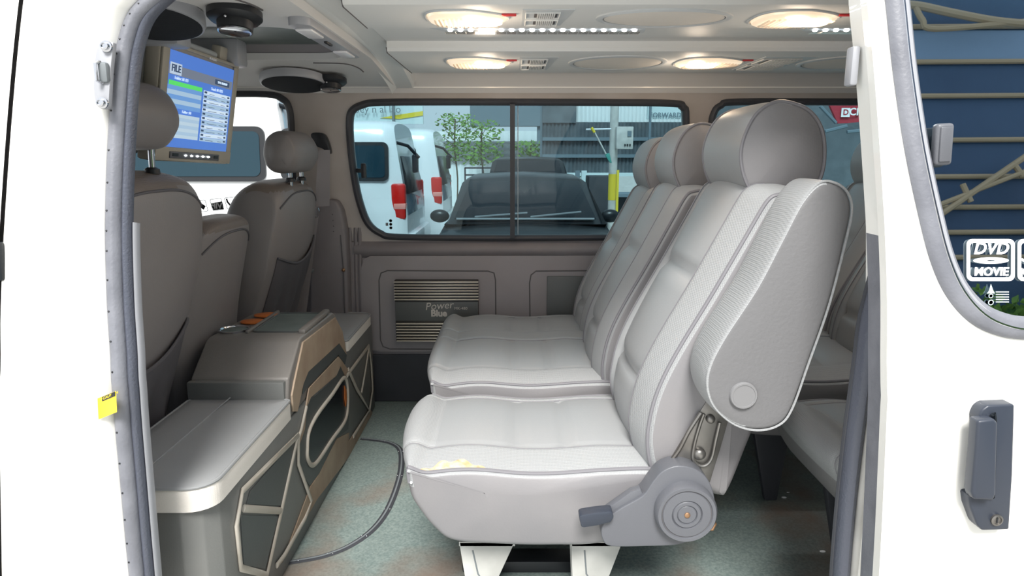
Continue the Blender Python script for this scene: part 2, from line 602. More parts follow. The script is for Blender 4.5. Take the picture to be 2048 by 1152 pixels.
mb = MB().use('condark').box((a.x, 2.622, b_.z), (b_.x, 2.63, a.z), .003)
tag(mb.build('storage_lid'), 'dark rectangular lid set in the side panel behind the double seat', 'lid')

# far B pillar: vertical ribs and dark lower cover
mb = MB().use('pillardk')
for px in (700, 711, 719):
    p, q = W(px, 455, 2.64), W(px + 4, 640, 2.64)
    mb.tube([p, (p + q) / 2 + Vector((0, -.004, 0)), q, Vector((q.x, q.y, fz(FLOOR)))], .008, 8)
p0, p1 = W(690, 455, 2.64), W(770, 470, 2.64)
mb.box((p0.x - .40, 2.634, fz(-.79)), (W(722, 500, 2.64).x, 2.6449, fz(-.33)), .004)
tag(mb.build('trim_4'), kind='structure')

# near body: B pillar and front door, ruled between a far-left x and the opening edge
edge_px = ((345, -40), (300, -8), (262, 30), (242, 80), (230, 150), (220, 300), (216, 420), (216, 500), (220, 620), (227, 740), (236, 860), (247, 980), (256, 1080), (263, 1152), (270, 1230))
edge = crom([WP(px, py, lambda z: y_near(z) + .030) for px, py in edge_px], 6)
seam = crom([WP(px, py, y_near) for px, py in ((64, -130), (47, 0), (34, 120), (22, 260), (12, 400), (5, 520), (1, 640), (0, 760), (0, 900), (4, 1152), (6, 1230))], 6)


def x_at(curve, z):
    for a, b in zip(curve, curve[1:]):
        if (a.z - z) * (b.z - z) <= 0 and abs(a.z - b.z) > 1e-9:
            return a.x + (b.x - a.x) * (z - a.z) / (b.z - a.z)
    return curve[0].x if z > curve[0].z else curve[-1].x


zs_hi, zs_lo = edge[0].z, fz(-1.15)


def pillar_pt(u, v, off=0):
    z = zs_lo + (zs_hi - zs_lo) * v
    xa, xb = x_at(seam, z), x_at(edge, z)
    x = xa + (xb - xa) * u
    roll = .035 * max(0, (u - .78) / .22) ** 2      # skin turns inward at the opening
    dip = .006 * math.exp(-((u - .9) / .04) ** 2)
    return near3(x, z, roll)


mb = MB().use('white')
mb.grid(lambda u, v: pillar_pt(u, v), 26, 60)
mb.grid(lambda u, v: pillar_pt(1, v) + Vector((u * .0, u * .015, 0)), 3, 60)
mb.grid(lambda u, v: pillar_pt(0, v) + Vector((0, u * .03, 0)), 1, 60)
tag(mb.build('wall_left'), kind='structure')
mb = MB().use('white')
mb.grid(lambda u, v: near3(x_at(seam, zs_lo + (zs_hi - zs_lo) * v) - .007 - (1 - u) * 1.0, zs_lo + (zs_hi - zs_lo) * v, .0), 4, 60)
mb.use('groove').grid(lambda u, v: near3(x_at(seam, zs_lo + (zs_hi - zs_lo) * v) - .03 + u * .04, zs_lo + (zs_hi - zs_lo) * v, .03), 1, 60)
hp = WP(-6, 522, y_near)
mb.use('ink').box(hp + Vector((-.05, -.01, -.03)), hp + Vector((.012, .006, .03)), .004)
mb.use('white').box((-2.0, 1.03, fz(-1.15)), (-1.62, 1.1, fz(.3)))
tag(mb.build('door_2'), kind='structure')
# inner lining of the near side, header above the opening, rear quarter of the body
mb = MB().use('pillardk')
mb.box((-2.2, 1.125, fz(-1.1)), (-.78, 1.135, fz(.20)))
tag(mb.build('wall_left_lining', smooth=False), kind='structure')
mb = MB().use('white')
mb.prism([(-2.3, .5, 0)] * 0 or [(-2.3, 1.10, fz(.27)), (-2.3, 1.15, fz(.27)), (-2.3, 1.24, fz(.37)), (-2.3, 1.20, fz(.39)), (-2.3, 1.12, fz(.33))], (4.9, 0, 0))
tag(mb.build('trim_5', smooth=False), kind='structure')
XR = WP(1741, 640, lambda z: y_near(z) + .05).x          # rear edge of the doorway
qo = [(XR, fz(-1.15)), (2.6, fz(-1.15)), (2.6, fz(.26)), (XR, fz(.26))]
qh = rrect(XR + .22, 2.35, fz(-.33), fz(.20), .08)
plate('wall_left_rear', qo, [qh], lambda x, z: near3(x, z, .02), (0, .045, 0), 'white', cuts=(fz(-.34), fz(-.75)))
tag(D.objects['wall_left_rear'], kind='structure')
t = thing('window_4', None, None, (1.6, 1.0, CZ), kind='structure')
plate('pane', qh, [], lambda x, z: near3(x, z, .06), (0, .004, 0), 'doorglass', t)

# door seals
mb = MB().use('sealgrey')
sp = [p for p in edge]
inn = lambda p, dx, dy: Vector((p.x + dx, y_near(p.z - CZ) + dy, p.z))
# arch at the top bends rearward above the frame
mb.tube([inn(p, .008, .035) for p in sp], 0, 14, flat=(.016, .0125), up=(0, 1, 0))
mb.use('sealblue').tube([inn(p, .0245, .042) for p in sp], 0, 14, flat=(.013, .0065), up=(0, 1, 0))
mb.use('chrome').tube([inn(p, .0165, .028) for p in sp], .0022, 6)
mb.use('plasticlt').tube([inn(p, .034, .05) for p in sp if p.z < fz(-.10)], 0, 10, flat=(.010, .003), up=(0, 1, 0))
# perforation marks along the rubber
mb.use('black')
for k in range(3, len(sp) - 2, 3):
    p = inn(sp[k], .004, .0195)
    mb.sphere(p, .0016, 4)
tag(mb.build('trim_6'), kind='structure')
mb = MB().use('sealblue')
rp = crom([WP(px, py, lambda z: y_near(z) + .045) for px, py in ((1775, 500), (1752, 590), (1738, 650), (1727, 740), (1712, 850), (1700, 950), (1690, 1050), (1682, 1152), (1678, 1240))], 5)
mb.tube(rp, 0, 12, flat=(.020, .012), up=(0, 1, 0))
mb.use('seal').tube([p + Vector((-.008, .012, 0)) for p in rp], .006, 8)
mb.use('legpaint').tube([p + Vector((.018, -.012, 0)) for p in rp], 0, 10, flat=(.010, .010), up=(0, 1, 0))
tag(mb.build('trim_7'), kind='structure')

# roof liner
prof = [(1.12, .24), (1.17, .30), (1.28, .335), (1.5, .352), (1.9, .352), (2.25, .335), (2.40, .305), (2.47, .285), (2.51, .255), (2.537, .224)]
pc = crom([(0, a, fz(b)) for a, b in prof], 4)
mb = MB().use('liner')
mb.grid(lambda u, v: Vector((-2.3 + 4.9 * u, 0, 0)) + pc[min(int(v * (len(pc) - 1) + .5), len(pc) - 1)], 6, len(pc) - 1)
mb.use('white').box((-2.3, 1.2, fz(.40)), (2.6, 2.6, fz(.43)))
mb.box((-2.3, 2.52, fz(.24)), (2.6, 2.62, fz(.41)))
tag(mb.build('ceiling'), kind='structure')
# back end and cab end of the van
mb = MB().use('pillar').box((2.6, 1.0, fz(-1.05)), (2.66, 2.7, fz(-.3)))
mb.box((2.6, 1.0, fz(.22)), (2.66, 2.7, fz(.42)))
mb.box((2.6, 1.0, fz(-.3)), (2.66, 1.2, fz(.22))); mb.box((2.6, 2.5, fz(-.3)), (2.66, 2.7, fz(.22)))
tag(mb.build('wall_back', smooth=False), kind='structure')
mb = MB().use('condark').box((-2.28, 1.08, fz(-.99)), (-1.95, 2.64, fz(-.25)), .04)
tag(mb.build('wall_front', smooth=False), kind='structure')
t = thing('window_5', None, None, (-2.25, 1.85, CZ), kind='structure')
MB().use('winfront').box((-2.27, 1.1, fz(-.25)), (-2.265, 2.64, fz(.3))).build('pane', t)
# carpet-edge: cross rib of the roof
mb = MB().use('duct')
rib = [(1.22, .300), (1.46, .316), (1.75, .320), (2.0, .310), (2.25, .285), (2.42, .258), (2.50, .238)]
rc = crom([(0, a, fz(b)) for a, b in rib], 5)
top = .10
vs = []
for p in rc:
    for dx, dz in ((-.428, .06), (-.428, -.02), (-.412, 0), (-.355, 0), (-.347, .006), (-.345, .06)):
        vs.append(Vector((dx, p.y, p.z + dz)))
n = 6
fs = [(i * n + k, i * n + k + 1, (i + 1) * n + k + 1, (i + 1) * n + k) for i in range(len(rc) - 1) for k in range(n - 1)]
fs.append(tuple((len(rc) - 1) * n + k for k in range(n)))
mb.poly(vs, fs)
tag(mb.build('trim_8', angle=30), kind='structure')

# overhead ducts
DX0, DX1 = -.345, 2.4
B1, B2, B3 = .300, .310, .281


def duct(name, y0, y1, zb, zt, label):
    mb = MB().use('duct')
    mb.prism([(DX0, y0 + .012, fz(zt)), (DX0, y0, fz(zb + .012)), (DX0, y0 + .006, fz(zb + .003)), (DX0, y0 + .016, fz(zb)), (DX0, y1 - .01, fz(zb)), (DX0, y1, fz(zb + .006)), (DX0, y1, fz(zt))], (DX1 - DX0, 0, 0))
    mb.use('groove').tube([(DX0 - .001, y0 + .0, fz(zb) + .012), (DX0 - .001, y0 + .012, fz(zb) - .0), (DX0 - .001, y1 - .01, fz(zb) - .0)], .0016, 6)
    return tag(mb.build(name, angle=25), label, 'ceiling panel')


duct('ceiling_duct', 1.455, 1.712, B1, .37, 'pale grey plastic ceiling panel nearer the doorway, above the single seat')
duct('ceiling_duct', 1.95, 2.44, B3, .36, 'pale grey plastic ceiling panel over the far windows')
mb = MB().use('duct').box((DX0, 1.70, fz(B2)), (DX1, 1.97, fz(.36)))
tag(mb.build('ceiling_duct', smooth=False), 'flat ceiling strip between the two hanging panels, holding the light strips', 'ceiling panel')


# lamps and vents in the ducts
def lamp_shape(cx, cy, L, Wd, flip, z, n=28):
    pts = []
    for k in range(n):
        t = 2 * PI * k / n
        x = math.cos(t); y = math.sin(t)
        # blunt at one end, tapering at the other
        wgt = (1 - .42 * x) if x > 0 else 1
        sx = x if x > 0 else -abs(x) ** .45
        yy = (abs(y) ** .8) * (1 if y > 0 else -1)
        pts.append(Vector((cx + flip * sx * L / 2, cy + yy * wgt * Wd / 2, z)))
    return pts


def dome_lamp(cx, cy, zb, L, Wd, flip, label, bulbs, energy):
    t = thing('dome_lamp', label, 'lamp', (cx, cy, fz(zb)), 'dome lamps in the ceiling panels')
    o = lamp_shape(cx, cy, L, Wd, flip, fz(zb) - .001)
    c = Vector((cx, cy, fz(zb)))
    mb = MB().use('lensglow')
    vs = []; fs = []; n = len(o)
    for k, (s, dz) in enumerate(((1.0, 0), (.97, -.006), (.86, -.0105), (.6, -.012), (.3, -.0125), (.02, -.0125))):
        vs += [c + Vector(((p.x - c.x) * s, (p.y - c.y) * s, dz - .001)) for p in o]
        if k:
            fs += [((k - 1) * n + i, (k - 1) * n + (i + 1) % n, k * n + (i + 1) % n, k * n + i) for i in range(n)]
    mb.poly(vs, fs)
    mb.build('reflector', t)
    mb = MB().use('ductplate').tube([p + Vector((0, 0, -.001)) for p in lamp_shape(cx, cy, L * 1.05, Wd * 1.07, flip, fz(zb))], .003, 8, True)
    mb.build('rim', t)
    # facets of the clear cover
    mb = MB().use('lens')
    for k in range(-7, 8):
        x = cx + k * L / 18
        w = Wd * .36 * math.sqrt(max(.05, 1 - (k / 9) ** 2))
        mb.box((x - .002, cy - w, fz(zb) - .0155), (x + .002, cy + w, fz(zb) - .013))
    mb.build('lens_cover', t)
    mb = MB().use('bulb')
    for bx in bulbs:
        mb.sphere((cx + bx * L, cy - Wd * .05, fz(zb) - .0145), .021, 12, (1.5, 1.1, .30))
    mb.build('bulb', t)
    sw = Vector((cx + L * .50 + .004, cy - Wd * .22, fz(zb)))
    MB().use('red').box(sw - Vector((.016, .007, .004)), sw + Vector((.016, .007, 0)), .002).build('switch', t)
    ld = D.lights.new('lamp_light', 'POINT'); ld.energy = energy; ld.color = (1, .80, .60); ld.shadow_soft_size = .03
    lo = D.objects.new('lamp_light', ld); COL.objects.link(lo); lo.location = (bulbs[0] * L, 0, -.05); lo.parent = t
    return t


dome_lamp(-.098, 1.572, B1, .175, .150, 1, 'lit dome lamp at the front of the ceiling panel nearer the doorway', (.12, .26), .35)
dome_lamp(.625, 1.575, B1, .180, .155, 1, 'lit dome lamp above the headrest, nearest the right door edge', (.05, .2), .35)
dome_lamp(-.100, 2.145, B3, .190, .20, 1, 'lit dome lamp above the sliding side window, far panel, left', (.10, .25), .45)
dome_lamp(.600, 2.145, B3, .195, .20, 1, 'brightest lit dome lamp, above the window pillar on the far panel', (-.22, -.08), .45)


def vent_panel(x0, x1, y0, y1, zb, skew, label):
    t = thing('air_vent', label, 'air vent', ((x0 + x1) / 2, (y0 + y1) / 2, fz(zb)), 'air vents in the ceiling panels')
    z = fz(zb)
    mb = MB().use('ductplate').prism([(x0, y0, z - .0015), (x1, y0, z - .0015), (x1 - skew, y1, z - .0015), (x0, y1, z - .0015)], (0, 0, .003))
    mb.build('plate', t, smooth=False)
    for j in range(2):
        ya = y0 + (y1 - y0) * (.12 + .46 * j); yb = ya + (y1 - y0) * .34
        mb = MB().use('duct').tube([(x0 + .008, ya, z - .003), (x1 - .03, ya, z - .003), (x1 - .03, yb, z - .003), (x0 + .008, yb, z - .003)], .002, 6, True)
        mb.use('groove').box((x0 + .026, ya + .006, z - .0026), (x1 - .034, yb - .006, z - .0016))
        mb.use('duct')
        for k in range(9):
            x = x0 + .032 + (x1 - x0 - .075) * k / 8
            mb.box((x, ya + .004, z - .006), (x + .003, yb - .004, z - .002))
        mb.build('louvre', t, smooth=False)
    return t


vent_panel(.022, .132, 1.49, 1.665, B1, .02, 'air vent with two louvre rows on the panel nearer the doorway')
vent_panel(.022, .135, 2.04, 2.33, B3, .02, 'air vent with two louvre rows above the sliding window, right of the left dome lamp')
vent_panel(.73, .88, 2.03, 2.34, B3, .02, 'air vent with two louvre rows on the far panel, nearest the right door edge')


def oval(cx, cy, zb, a, b, label):
    t = thing('ceiling_speaker', label, 'speaker', (cx, cy, fz(zb)), 'oval covers in the ceiling panels')
    z = fz(zb)
    MB().use('ductplate').lathe([(1.0, 0), (1.0, -.003), (.95, -.006), (.90, -.004), (.90, 0)], (cx, cy, z), (0, 0, 1), 48, a, b, ref=(1, 0, 0)).build('ring', t)
    mb = MB().use('oval').lathe([(.89, .002), (.88, -.003), (.7, -.006), (.35, -.008), (.02, -.0085)], (cx, cy, z), (0, 0, 1), 48, a, b, ref=(1, 0, 0))
    mb.build('grille', t)


oval(.335, 1.575, B1, .150, .095, 'oval beige ceiling speaker cover above the single seat, nearer the doorway')
oval(.322, 2.16, B3, .150, .155, 'oval beige ceiling speaker cover between the two dome lamps of the far panel')
oval(1.03, 2.16, B3, .150, .155, 'oval beige ceiling speaker cover on the far panel, cut by the right door edge')
oval(1.10, 1.575, B1, .150, .095, 'oval beige ceiling speaker cover behind the right door edge')


def led_strip(x0, x1, n, label):
    z = fz(B2)
    t = thing('light_strip', label, 'light strip', (x0, 1.78, z), 'white light strips')
    mb = MB().use('ledbase').prism([(x0 - .05, 1.722, z), (x0 + .01, 1.80, z), (x0 + .05, 1.83, z), (x1 - .02, 1.83, z), (x1 + .02, 1.80, z), (x1 + .01, 1.722, z)], (0, 0, -.004), .0015)
    mb.build('housing', t, angle=30)
    for k in range(n):
        x = x0 + (x1 - x0) * (k + .5) / n
        MB().use('led').sphere((x, 1.757, z - .006), .0065, 6, (1, 1, .5)).build('led', t)
    mb = MB().use('lens')
    for k in range(n):
        x = x0 + (x1 - x0) * k / n
        mb.box((x + .001, 1.742, z - .0125), (x + (x1 - x0) / n - .001, 1.772, z - .0115))
    mb.build('lens_cover', t, smooth=False)
    ld = D.lights.new('strip_light', 'AREA'); ld.shape = 'RECTANGLE'; ld.size = x1 - x0; ld.size_y = .02; ld.energy = .45; ld.color = (.92, .96, 1)
    lo = D.objects.new('strip_light', ld); COL.objects.link(lo); lo.location = ((x1 - x0) / 2, -.02, -.02); lo.parent = t


led_strip(-.165, .315, 19, 'long white light strip across the ceiling middle, left of the two')
led_strip(.735, 1.2, 18, 'white light strip running behind the right door edge')

# ------------------------------------------------------------------ front overhead console
mb = MB().use('liner')
zc = .275
# outer frame of the overhead tray with the recess
rec_o = [(-1.5, 1.14), (-.415, 1.14), (-.415, 2.48), (-1.5, 2.48)]
rec_h = rrect(-1.35, -.475, 1.60, 2.10, (.05, .10, .10, .05), 6)
plate('overhead_shelf', rec_o, [rec_h], lambda x, y: (x, y, fz(.285 - max(0, y - 2.05) * .10)), (0, 0, .02), 'liner', cuts=(2.08, 2.2, 2.35))
sh = tag(D.objects['overhead_shelf'], 'grey roof-mounted overhead shelf above the front seats, holding speakers', 'overhead shelf')
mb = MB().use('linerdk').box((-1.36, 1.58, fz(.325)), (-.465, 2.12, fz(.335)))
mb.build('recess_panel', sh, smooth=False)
P = [(-.91 + (x + .91) * 1.004, 1.85 + (y - 1.85) * 1.01, fz(.290)) for x, y in rec_h]
mb = MB().use('wallpanel').poly([v for p in P for v in (p, (p[0], p[1], fz(.335)))], [(2 * i, 2 * i + 1, (2 * i + 3) % (2 * len(P)), (2 * i + 2) % (2 * len(P))) for i in range(len(P))])
mb.build('recess_wall', sh, angle=60)
# curved edge line at the ends
mb = MB().use('groove')
mb.tube(crom([(-.62, 1.28, fz(.284)), (-.53, 1.30, fz(.284)), (-.50, 1.36, fz(.284)), (-.495, 1.42, fz(.284))], 5), .002, 6)
mb.build('edge_groove', sh)
mb = MB().use('groove')
mb.tube(crom([(-.60, 2.13, fz(.276)), (-.51, 2.14, fz(.275)), (-.48, 2.19, fz(.270)), (-.475, 2.25, fz(.264))], 5), .002, 6)
mb.build('edge_groove', sh)


def big_speaker(c, label):
    t = thing('roof_speaker', label, 'speaker', c, 'big round speakers over the front seats')
    ax = Vector((.02, -.17, -1)).normalized()
    MB().use('plasticlt').lathe([(.105, -.012), (.106, .006), (.103, .012), (.098, .013), (.096, .008)], c, ax, 40).build('rim', t)
    MB().use('mesh').lathe([(.099, 0), (.099, .0135), (.080, .016), (.04, .018), (.001, .018)], c, ax, 40).build('grille', t)


big_speaker((-.715, 1.40, fz(.268)), 'large round black-grilled speaker above the headrest of the nearer front seat')
big_speaker((-.705, 2.27, fz(.238)), 'large round black-grilled speaker by the far wall, in front of the roof rib')


def tweeter(c, label):
    t = thing('tweeter', label, 'speaker', c, 'small round tweeters over the front seats')
    ax = Vector((.02, -.17, -1)).normalized()
    MB().use('black').lathe([(.052, -.008), (.052, .004), (.046, .010), (.034, .012), (.033, .028), (.029, .030), (.022, .012)], c, ax, 32).build('housing', t)
    MB().use('chrome').lathe([(.0300, .028), (.0330, .0305), (.0300, .032), (.0275, .0305)], c, ax, 32).build('ring', t)
    MB().use('ink').sphere(Vector(c) + ax * .016, .015, 8).build('dome', t)
    for k in range(3):
        a = 2 * PI * k / 3 + .5
        MB().use('chrome').sphere(Vector(c) + Vector((.044 * math.cos(a), .044 * math.sin(a), -.008)), .003, 5).build('screw', t)


tweeter((-.545, 1.405, fz(.270)), 'small black tweeter with chrome ring, beside the nearer large roof speaker')
tweeter((-.592, 2.29, fz(.240)), 'small black tweeter with chrome ring by the far wall')

# map-light strip beside the rib
t = thing('map_light', 'long grey map light with two white lenses along the roof rib', 'lamp', (-.475, 1.70, fz(.27)))
mb = MB().use('plasticlt').prism([(x, y, fz(.268)) for x, y in rrect(-.470, -.422, 1.48, 1.98, .022, 5)], (0, 0, .03), .002)
mb.build('housing', t, angle=25)
for yy in (1.57, 1.88):
    MB().use('lamplens').box((-.464, yy - .05, fz(.262)), (-.428, yy + .05, fz(.2685)), .004).build('lens', t)
mb = MB().use('black').box((-.448, 1.69, fz(.264)), (-.440, 1.74, fz(.269)), .001)
mb.build('switch', t)

# ------------------------------------------------------------------ ceiling monitor
TL, TR = W(322, 76, 1.545), W(476, 131, 1.90)
BR = W(458, 329, 1.90)
ex = (TR - TL).normalized(); up_ = (TR - BR).normalized(); up_ = (up_ - ex * up_.dot(ex)).normalized()
nn = up_.cross(ex)
if nn.x < 0: nn = -nn
MW, MH = (TR - TL).length, (TR - BR).length
t = thing('ceiling_monitor', 'beige flat monitor hanging from the roof with a blue file list on its screen', 'monitor', TL)


def mp_(a, b, d=0): return TL + ex * (a * MW) - up_ * (b * MH) + nn * d


def mbox(mb, a0, b0, a1, b1, d0, d1, bevel=0):
    q = [mp_(a0, b0, d0), mp_(a1, b0, d0), mp_(a1, b1, d0), mp_(a0, b1, d0)]
    return mb.prism(q, nn * (d1 - d0), bevel)


mb = MB().use('screen_bezel')
mbox(mb, 0, 0, 1, 1, -.035, 0, .006)
mbox(mb, .01, .0, .99, .03, 0, .006, .002); mbox(mb, .01, .03, .085, .88, 0, .006, .002); mbox(mb, .925, .03, .99, .88, 0, .006, .002)
mbox(mb, .01, .87, .99, .99, 0, .007, .002)
mb.use('condark'); mbox(mb, -.03, .04, 0, .96, -.05, -.03, .004)
mb.build('bezel', t, angle=30)


def em(name, rgb, s=.9):
    m = mat(name, rgb, .25, emit=lin(rgb), estr=s * .55)
    M[name] = m
    return name


em('scr_blue', (72, 112, 190)); em('scr_mid', (98, 140, 196)); em('scr_pale', (150, 176, 200)); em('scr_pale2', (168, 188, 204)); em('scr_green', (84, 200, 96))
em('scr_grey', (104, 112, 128)); em('scr_ink', (52, 66, 92)); em('scr_tag', (170, 186, 206)); em('scr_light', (188, 206, 224))
scr = mbox(MB().use('scr_blue'), .075, .06, .93, .885, .0005, .004)
sx = lambda a: .075 + a * .855
sy = lambda b: .06 + b * .825
mbox(scr.use('scr_grey'), sx(.02), sy(.145), sx(.98), sy(.24), .004, .0044)
mbox(scr.use('scr_tag'), sx(.03), sy(.12), sx(.185), sy(.235), .0044, .0048)
mbox(scr.use('scr_green'), sx(.03), sy(.30), sx(.50), sy(.345), .0044, .0047)
for k in range(5): mbox(scr.use('scr_pale' if k % 2 else 'scr_mid'), sx(.02), sy(.345 + k * .046), sx(.50), sy(.345 + (k + 1) * .046), .004, .0044)
for k in range(7): mbox(scr.use('scr_pale' if k % 2 else 'scr_pale2'), sx(.02), sy(.63 + k * .036), sx(.50), sy(.63 + (k + 1) * .036), .004, .0044)
for k in range(12):
    y0 = .32 + k * .0475
    mbox(scr.use('scr_pale' if k % 2 else 'scr_light'), sx(.53), sy(y0), sx(.97), sy(y0 + .044), .004, .0044)
    mbox(scr.use('scr_ink'), sx(.54), sy(y0 + .008), sx(.58), sy(y0 + .03), .0044, .0047)
    mbox(scr, sx(.62), sy(y0 + .028), sx(.70 + .02 * (k * 7 % 5)), sy(y0 + .033), .0044, .0047)
    mbox(scr, sx(.82), sy(y0 + .028), sx(.89), sy(y0 + .033), .0044, .0047)
    mbox(scr, sx(.92), sy(y0 + .012), sx(.955), sy(y0 + .032), .0044, .0047)
mbox(scr.use('scr_ink'), sx(.69), sy(.165), sx(.93), sy(.222), .0044, .0047)
screen = scr.build('screen', t, smooth=False)
text('file_text', 'FILE', .022, mp_(sx(.107), sy(.178), .0053), ex, up_, 'scr_ink', screen, bold=.0004)
text('time_text', 'TIME 00:00:09', .0085, mp_(sx(.81), sy(.194), .0053), ex, up_, 'scr_light', screen)
text('folder_text', 'Folder: 01 /13', .010, mp_(sx(.19), sy(.268), .0053), ex, up_, 'scr_light', screen)
text('track_text', 'Track: 01 /125', .010, mp_(sx(.73), sy(.285), .0053), ex, up_, 'scr_light', screen)
text('folder_info', 'Folder : 03', .009, mp_(sx(.30), sy(.60), .0053), ex, up_, 'scr_light', screen)
text('model_text', 'M-AUDIO', .008, mp_(.60, .028, .0066), ex, up_, 'sticker', t)
text('maker_text', 'Flip Down Monitor', .006, mp_(.13, .028, .0066), ex, up_, 'sticker', t)
mb = MB().use('plastic'); mbox(mb, .16, .905, .80, .965, .0065, .010, .002)
mb.use('black'); mbox(mb, .185, .918, .25, .945, .010, .0112); mbox(mb, .72, .918, .775, .945, .010, .0112)
ctl = mb.build('control_strip', t)
for k in range(5):
    MB().use('led').sphere(mp_(.34 + k * .075, .933, .0105), .0035, 6, (1, 1.2, .6)).build('button', t)
for a in (.30, .80):
    mb = MB().use('screen_bezel')
    mbox(mb, a - .055, -.13, a + .055, .03, -.030, -.004, .005)
    mb.build('hinge_bracket', t, angle=30)
MB().use('ductplate').tube([mp_(.05, -.03, -.02), mp_(1.08, -.03, -.02)], .009, 12).build('hinge_bar', t)
mb = MB().use('plasticlt').box((-.86, 1.53, fz(.235)), (-.72, 1.60, fz(.305)), .01)
mb.build('mount', t)
mb = MB().use('plasticlt').box((-.86, 1.86, fz(.235)), (-.72, 1.93, fz(.305)), .01)
mb.build('mount', t)

# ------------------------------------------------------------------ seat building
def loft(name, pts, y0, y1, r, crown, mats, parent, disp=None, ny=44, dome=.008, power=2.6, res=7, bolster=None, base=0, pipe=None, sidein=.55, seams=()):
    """pts: [(x, z, w)] closed outline (z world); swept along y with rounded edges and a padded crown.
    mats: (front centre, side/back, bolster)"""
    P = crom([(p[0], 0, p[1]) for p in pts], res, True)
    Wt = crom([(p[2], 0, 0) for p in pts], res, True); Wt = [min(1, max(0, w.x)) for w in Wt]
    N = len(P)
    area = sum(P[i].x * P[(i + 1) % N].z - P[(i + 1) % N].x * P[i].z for i in range(N))
    sg = 1 if area > 0 else -1
    nr = []
    for i in range(N):
        d = (P[(i + 1) % N] - P[i - 1]); d.normalize()
        nr.append(Vector((d.z, 0, -d.x)) * sg)
    arc = [0]
    for i in range(N): arc.append(arc[-1] + (P[(i + 1) % N] - P[i]).length)
    L = y1 - y0
    ys = []
    for j in range(ny + 1):
        s = j / ny
        if j < 6: yy = r * (1 - math.cos(PI / 2 * j / 6))
        elif j > ny - 6: yy = L - r * (1 - math.cos(PI / 2 * (ny - j) / 6))
        else: yy = r + (L - 2 * r) * (j - 6) / (ny - 12)
        ys.append(yy)
    vs = []; fs = []; mi = []
    for j, yy in enumerate(ys):
        e = min(yy, L - yy)
        ins = r - math.sqrt(max(0, r * r - (r - e) ** 2)) if e < r else 0
        tt = abs(2 * yy / L - 1)
        cr = crown * (1 - tt ** power)
        for i in range(N):
            d = cr * Wt[i] - ins * (sidein - (sidein - .12) * Wt[i]) + base
            if disp: d += disp(arc[i], P[i].x, P[i].z, yy, L, Wt[i])
            vs.append(P[i] + nr[i] * d + Vector((0, y0 + yy, 0)))
    for j in range(ny):
        ym = (ys[j] + ys[j + 1]) / 2
        for i in range(N):
            fs.append((j * N + i, j * N + (i + 1) % N, (j + 1) * N + (i + 1) % N, (j + 1) * N + i))
            w = (Wt[i] + Wt[(i + 1) % N]) / 2
            mi.append((2 if bolster and bolster(ym, L, P[i].x, P[i].z) else 0) if w > .3 else 1)
    # caps
    for side in (0, 1):
        base_i = 0 if side == 0 else ny * N
        ring0 = [Vector(vs[base_i + i]) for i in range(N)]
        c = sum(ring0, Vector()) / N
        prev = list(range(base_i, base_i + N))
        for k, s in enumerate((.93, .8, .55, .25)):
            st = len(vs)
            off = dome * (1 - s * s) * (-1 if side == 0 else 1)
            vs += [c + (p - c) * s + Vector((0, off, 0)) for p in ring0]
            for i in range(N):
                fs.append((prev[i], prev[(i + 1) % N], st + (i + 1) % N, st + i)); mi.append(1)
            prev = list(range(st, st + N))
        fs.append(tuple(prev)); mi.append(1)
    o = mesh(name, vs, fs, list(mats), parent, True, mi, 75)
    if pipe:
        pn, lo, ends = pipe
        # longest cyclic run of padded points
        runs = []; cur = []
        for i in list(range(N)) * 2:
            if Wt[i] > lo: cur.append(i)
            else:
                if cur: runs.append(cur)
                cur = []
        if cur: runs.append(cur)
        run = max(runs, key=len)
        seen = []
        for i in run:
            if i in seen: break
            seen.append(i)
        for e in ends:
            j = 3 if e == 0 else ny - 3
            MB().use('piping').tube([vs[j * N + i] for i in seen], .0045, 8, len(seen) == N).build(pn, parent)
        for q in seams:
            j = min(range(ny + 1), key=lambda k: abs(ys[k] - q))
            inner = [i for i in seen if Wt[i] > .55]
            MB().use('piping').tube([vs[j * N + i] for i in inner], .0017, 6).build(name + '_seam', parent)
    return o, P, nr


def piping(name, pts, y, parent, r=.004, sel=None, m='piping', res=7, closed=True, off=0):
    P = crom([(p[0], 0, p[1]) for p in pts], res, closed)
    if sel: P = P[sel[0] * res:sel[1] * res + 1]; closed = False
    MB().use(m).tube([p + Vector((0, y, 0)) for p in P], r, 8, closed).build(name, parent)


def px_out(lst, y, dx=0, dz=0):
    o = []
    for q in lst:
        p = W(q[0], q[1], y)
        o.append((p.x + dx, p.z + dz, q[2] if len(q) > 2 else 0))
    return o


YS0, YS1 = 1.27, 1.715
CUSH_PX = [(807, 940, .85), (809, 956, .6), (814, 980, .25), (820, 1000, 0), (832, 1020, 0), (862, 1058, 0), (905, 1088, 0), (1000, 1096, 0), (1100, 1098, 0), (1210, 1092, 0), (1300, 1050, 0), (1340, 985, 0), (1335, 948, .2), (1300, 941, .6), (1200, 947, 1), (1100, 954, 1), (1000, 957, 1), (900, 955, 1), (850, 950, 1), (817, 932, .95)]
CUSH = px_out(CUSH_PX, YS0)
BACK_PX = [(1318, 955, .5), (1306, 925, .7), (1312, 870, 1), (1335, 790, 1), (1380, 690, 1), (1440, 580, 1), (1500, 475, 1), (1540, 408, 1), (1562, 390, .6), (1600, 384, .3), (1640, 392, 0), (1662, 425, 0), (1645, 500, 0), (1600, 640, 0), (1548, 780, 0), (1500, 900, 0), (1462, 990, 0), (1440, 1000, 0), (1400, 985, 0), (1350, 970, 0)]
BACK = px_out(BACK_PX, YS0)
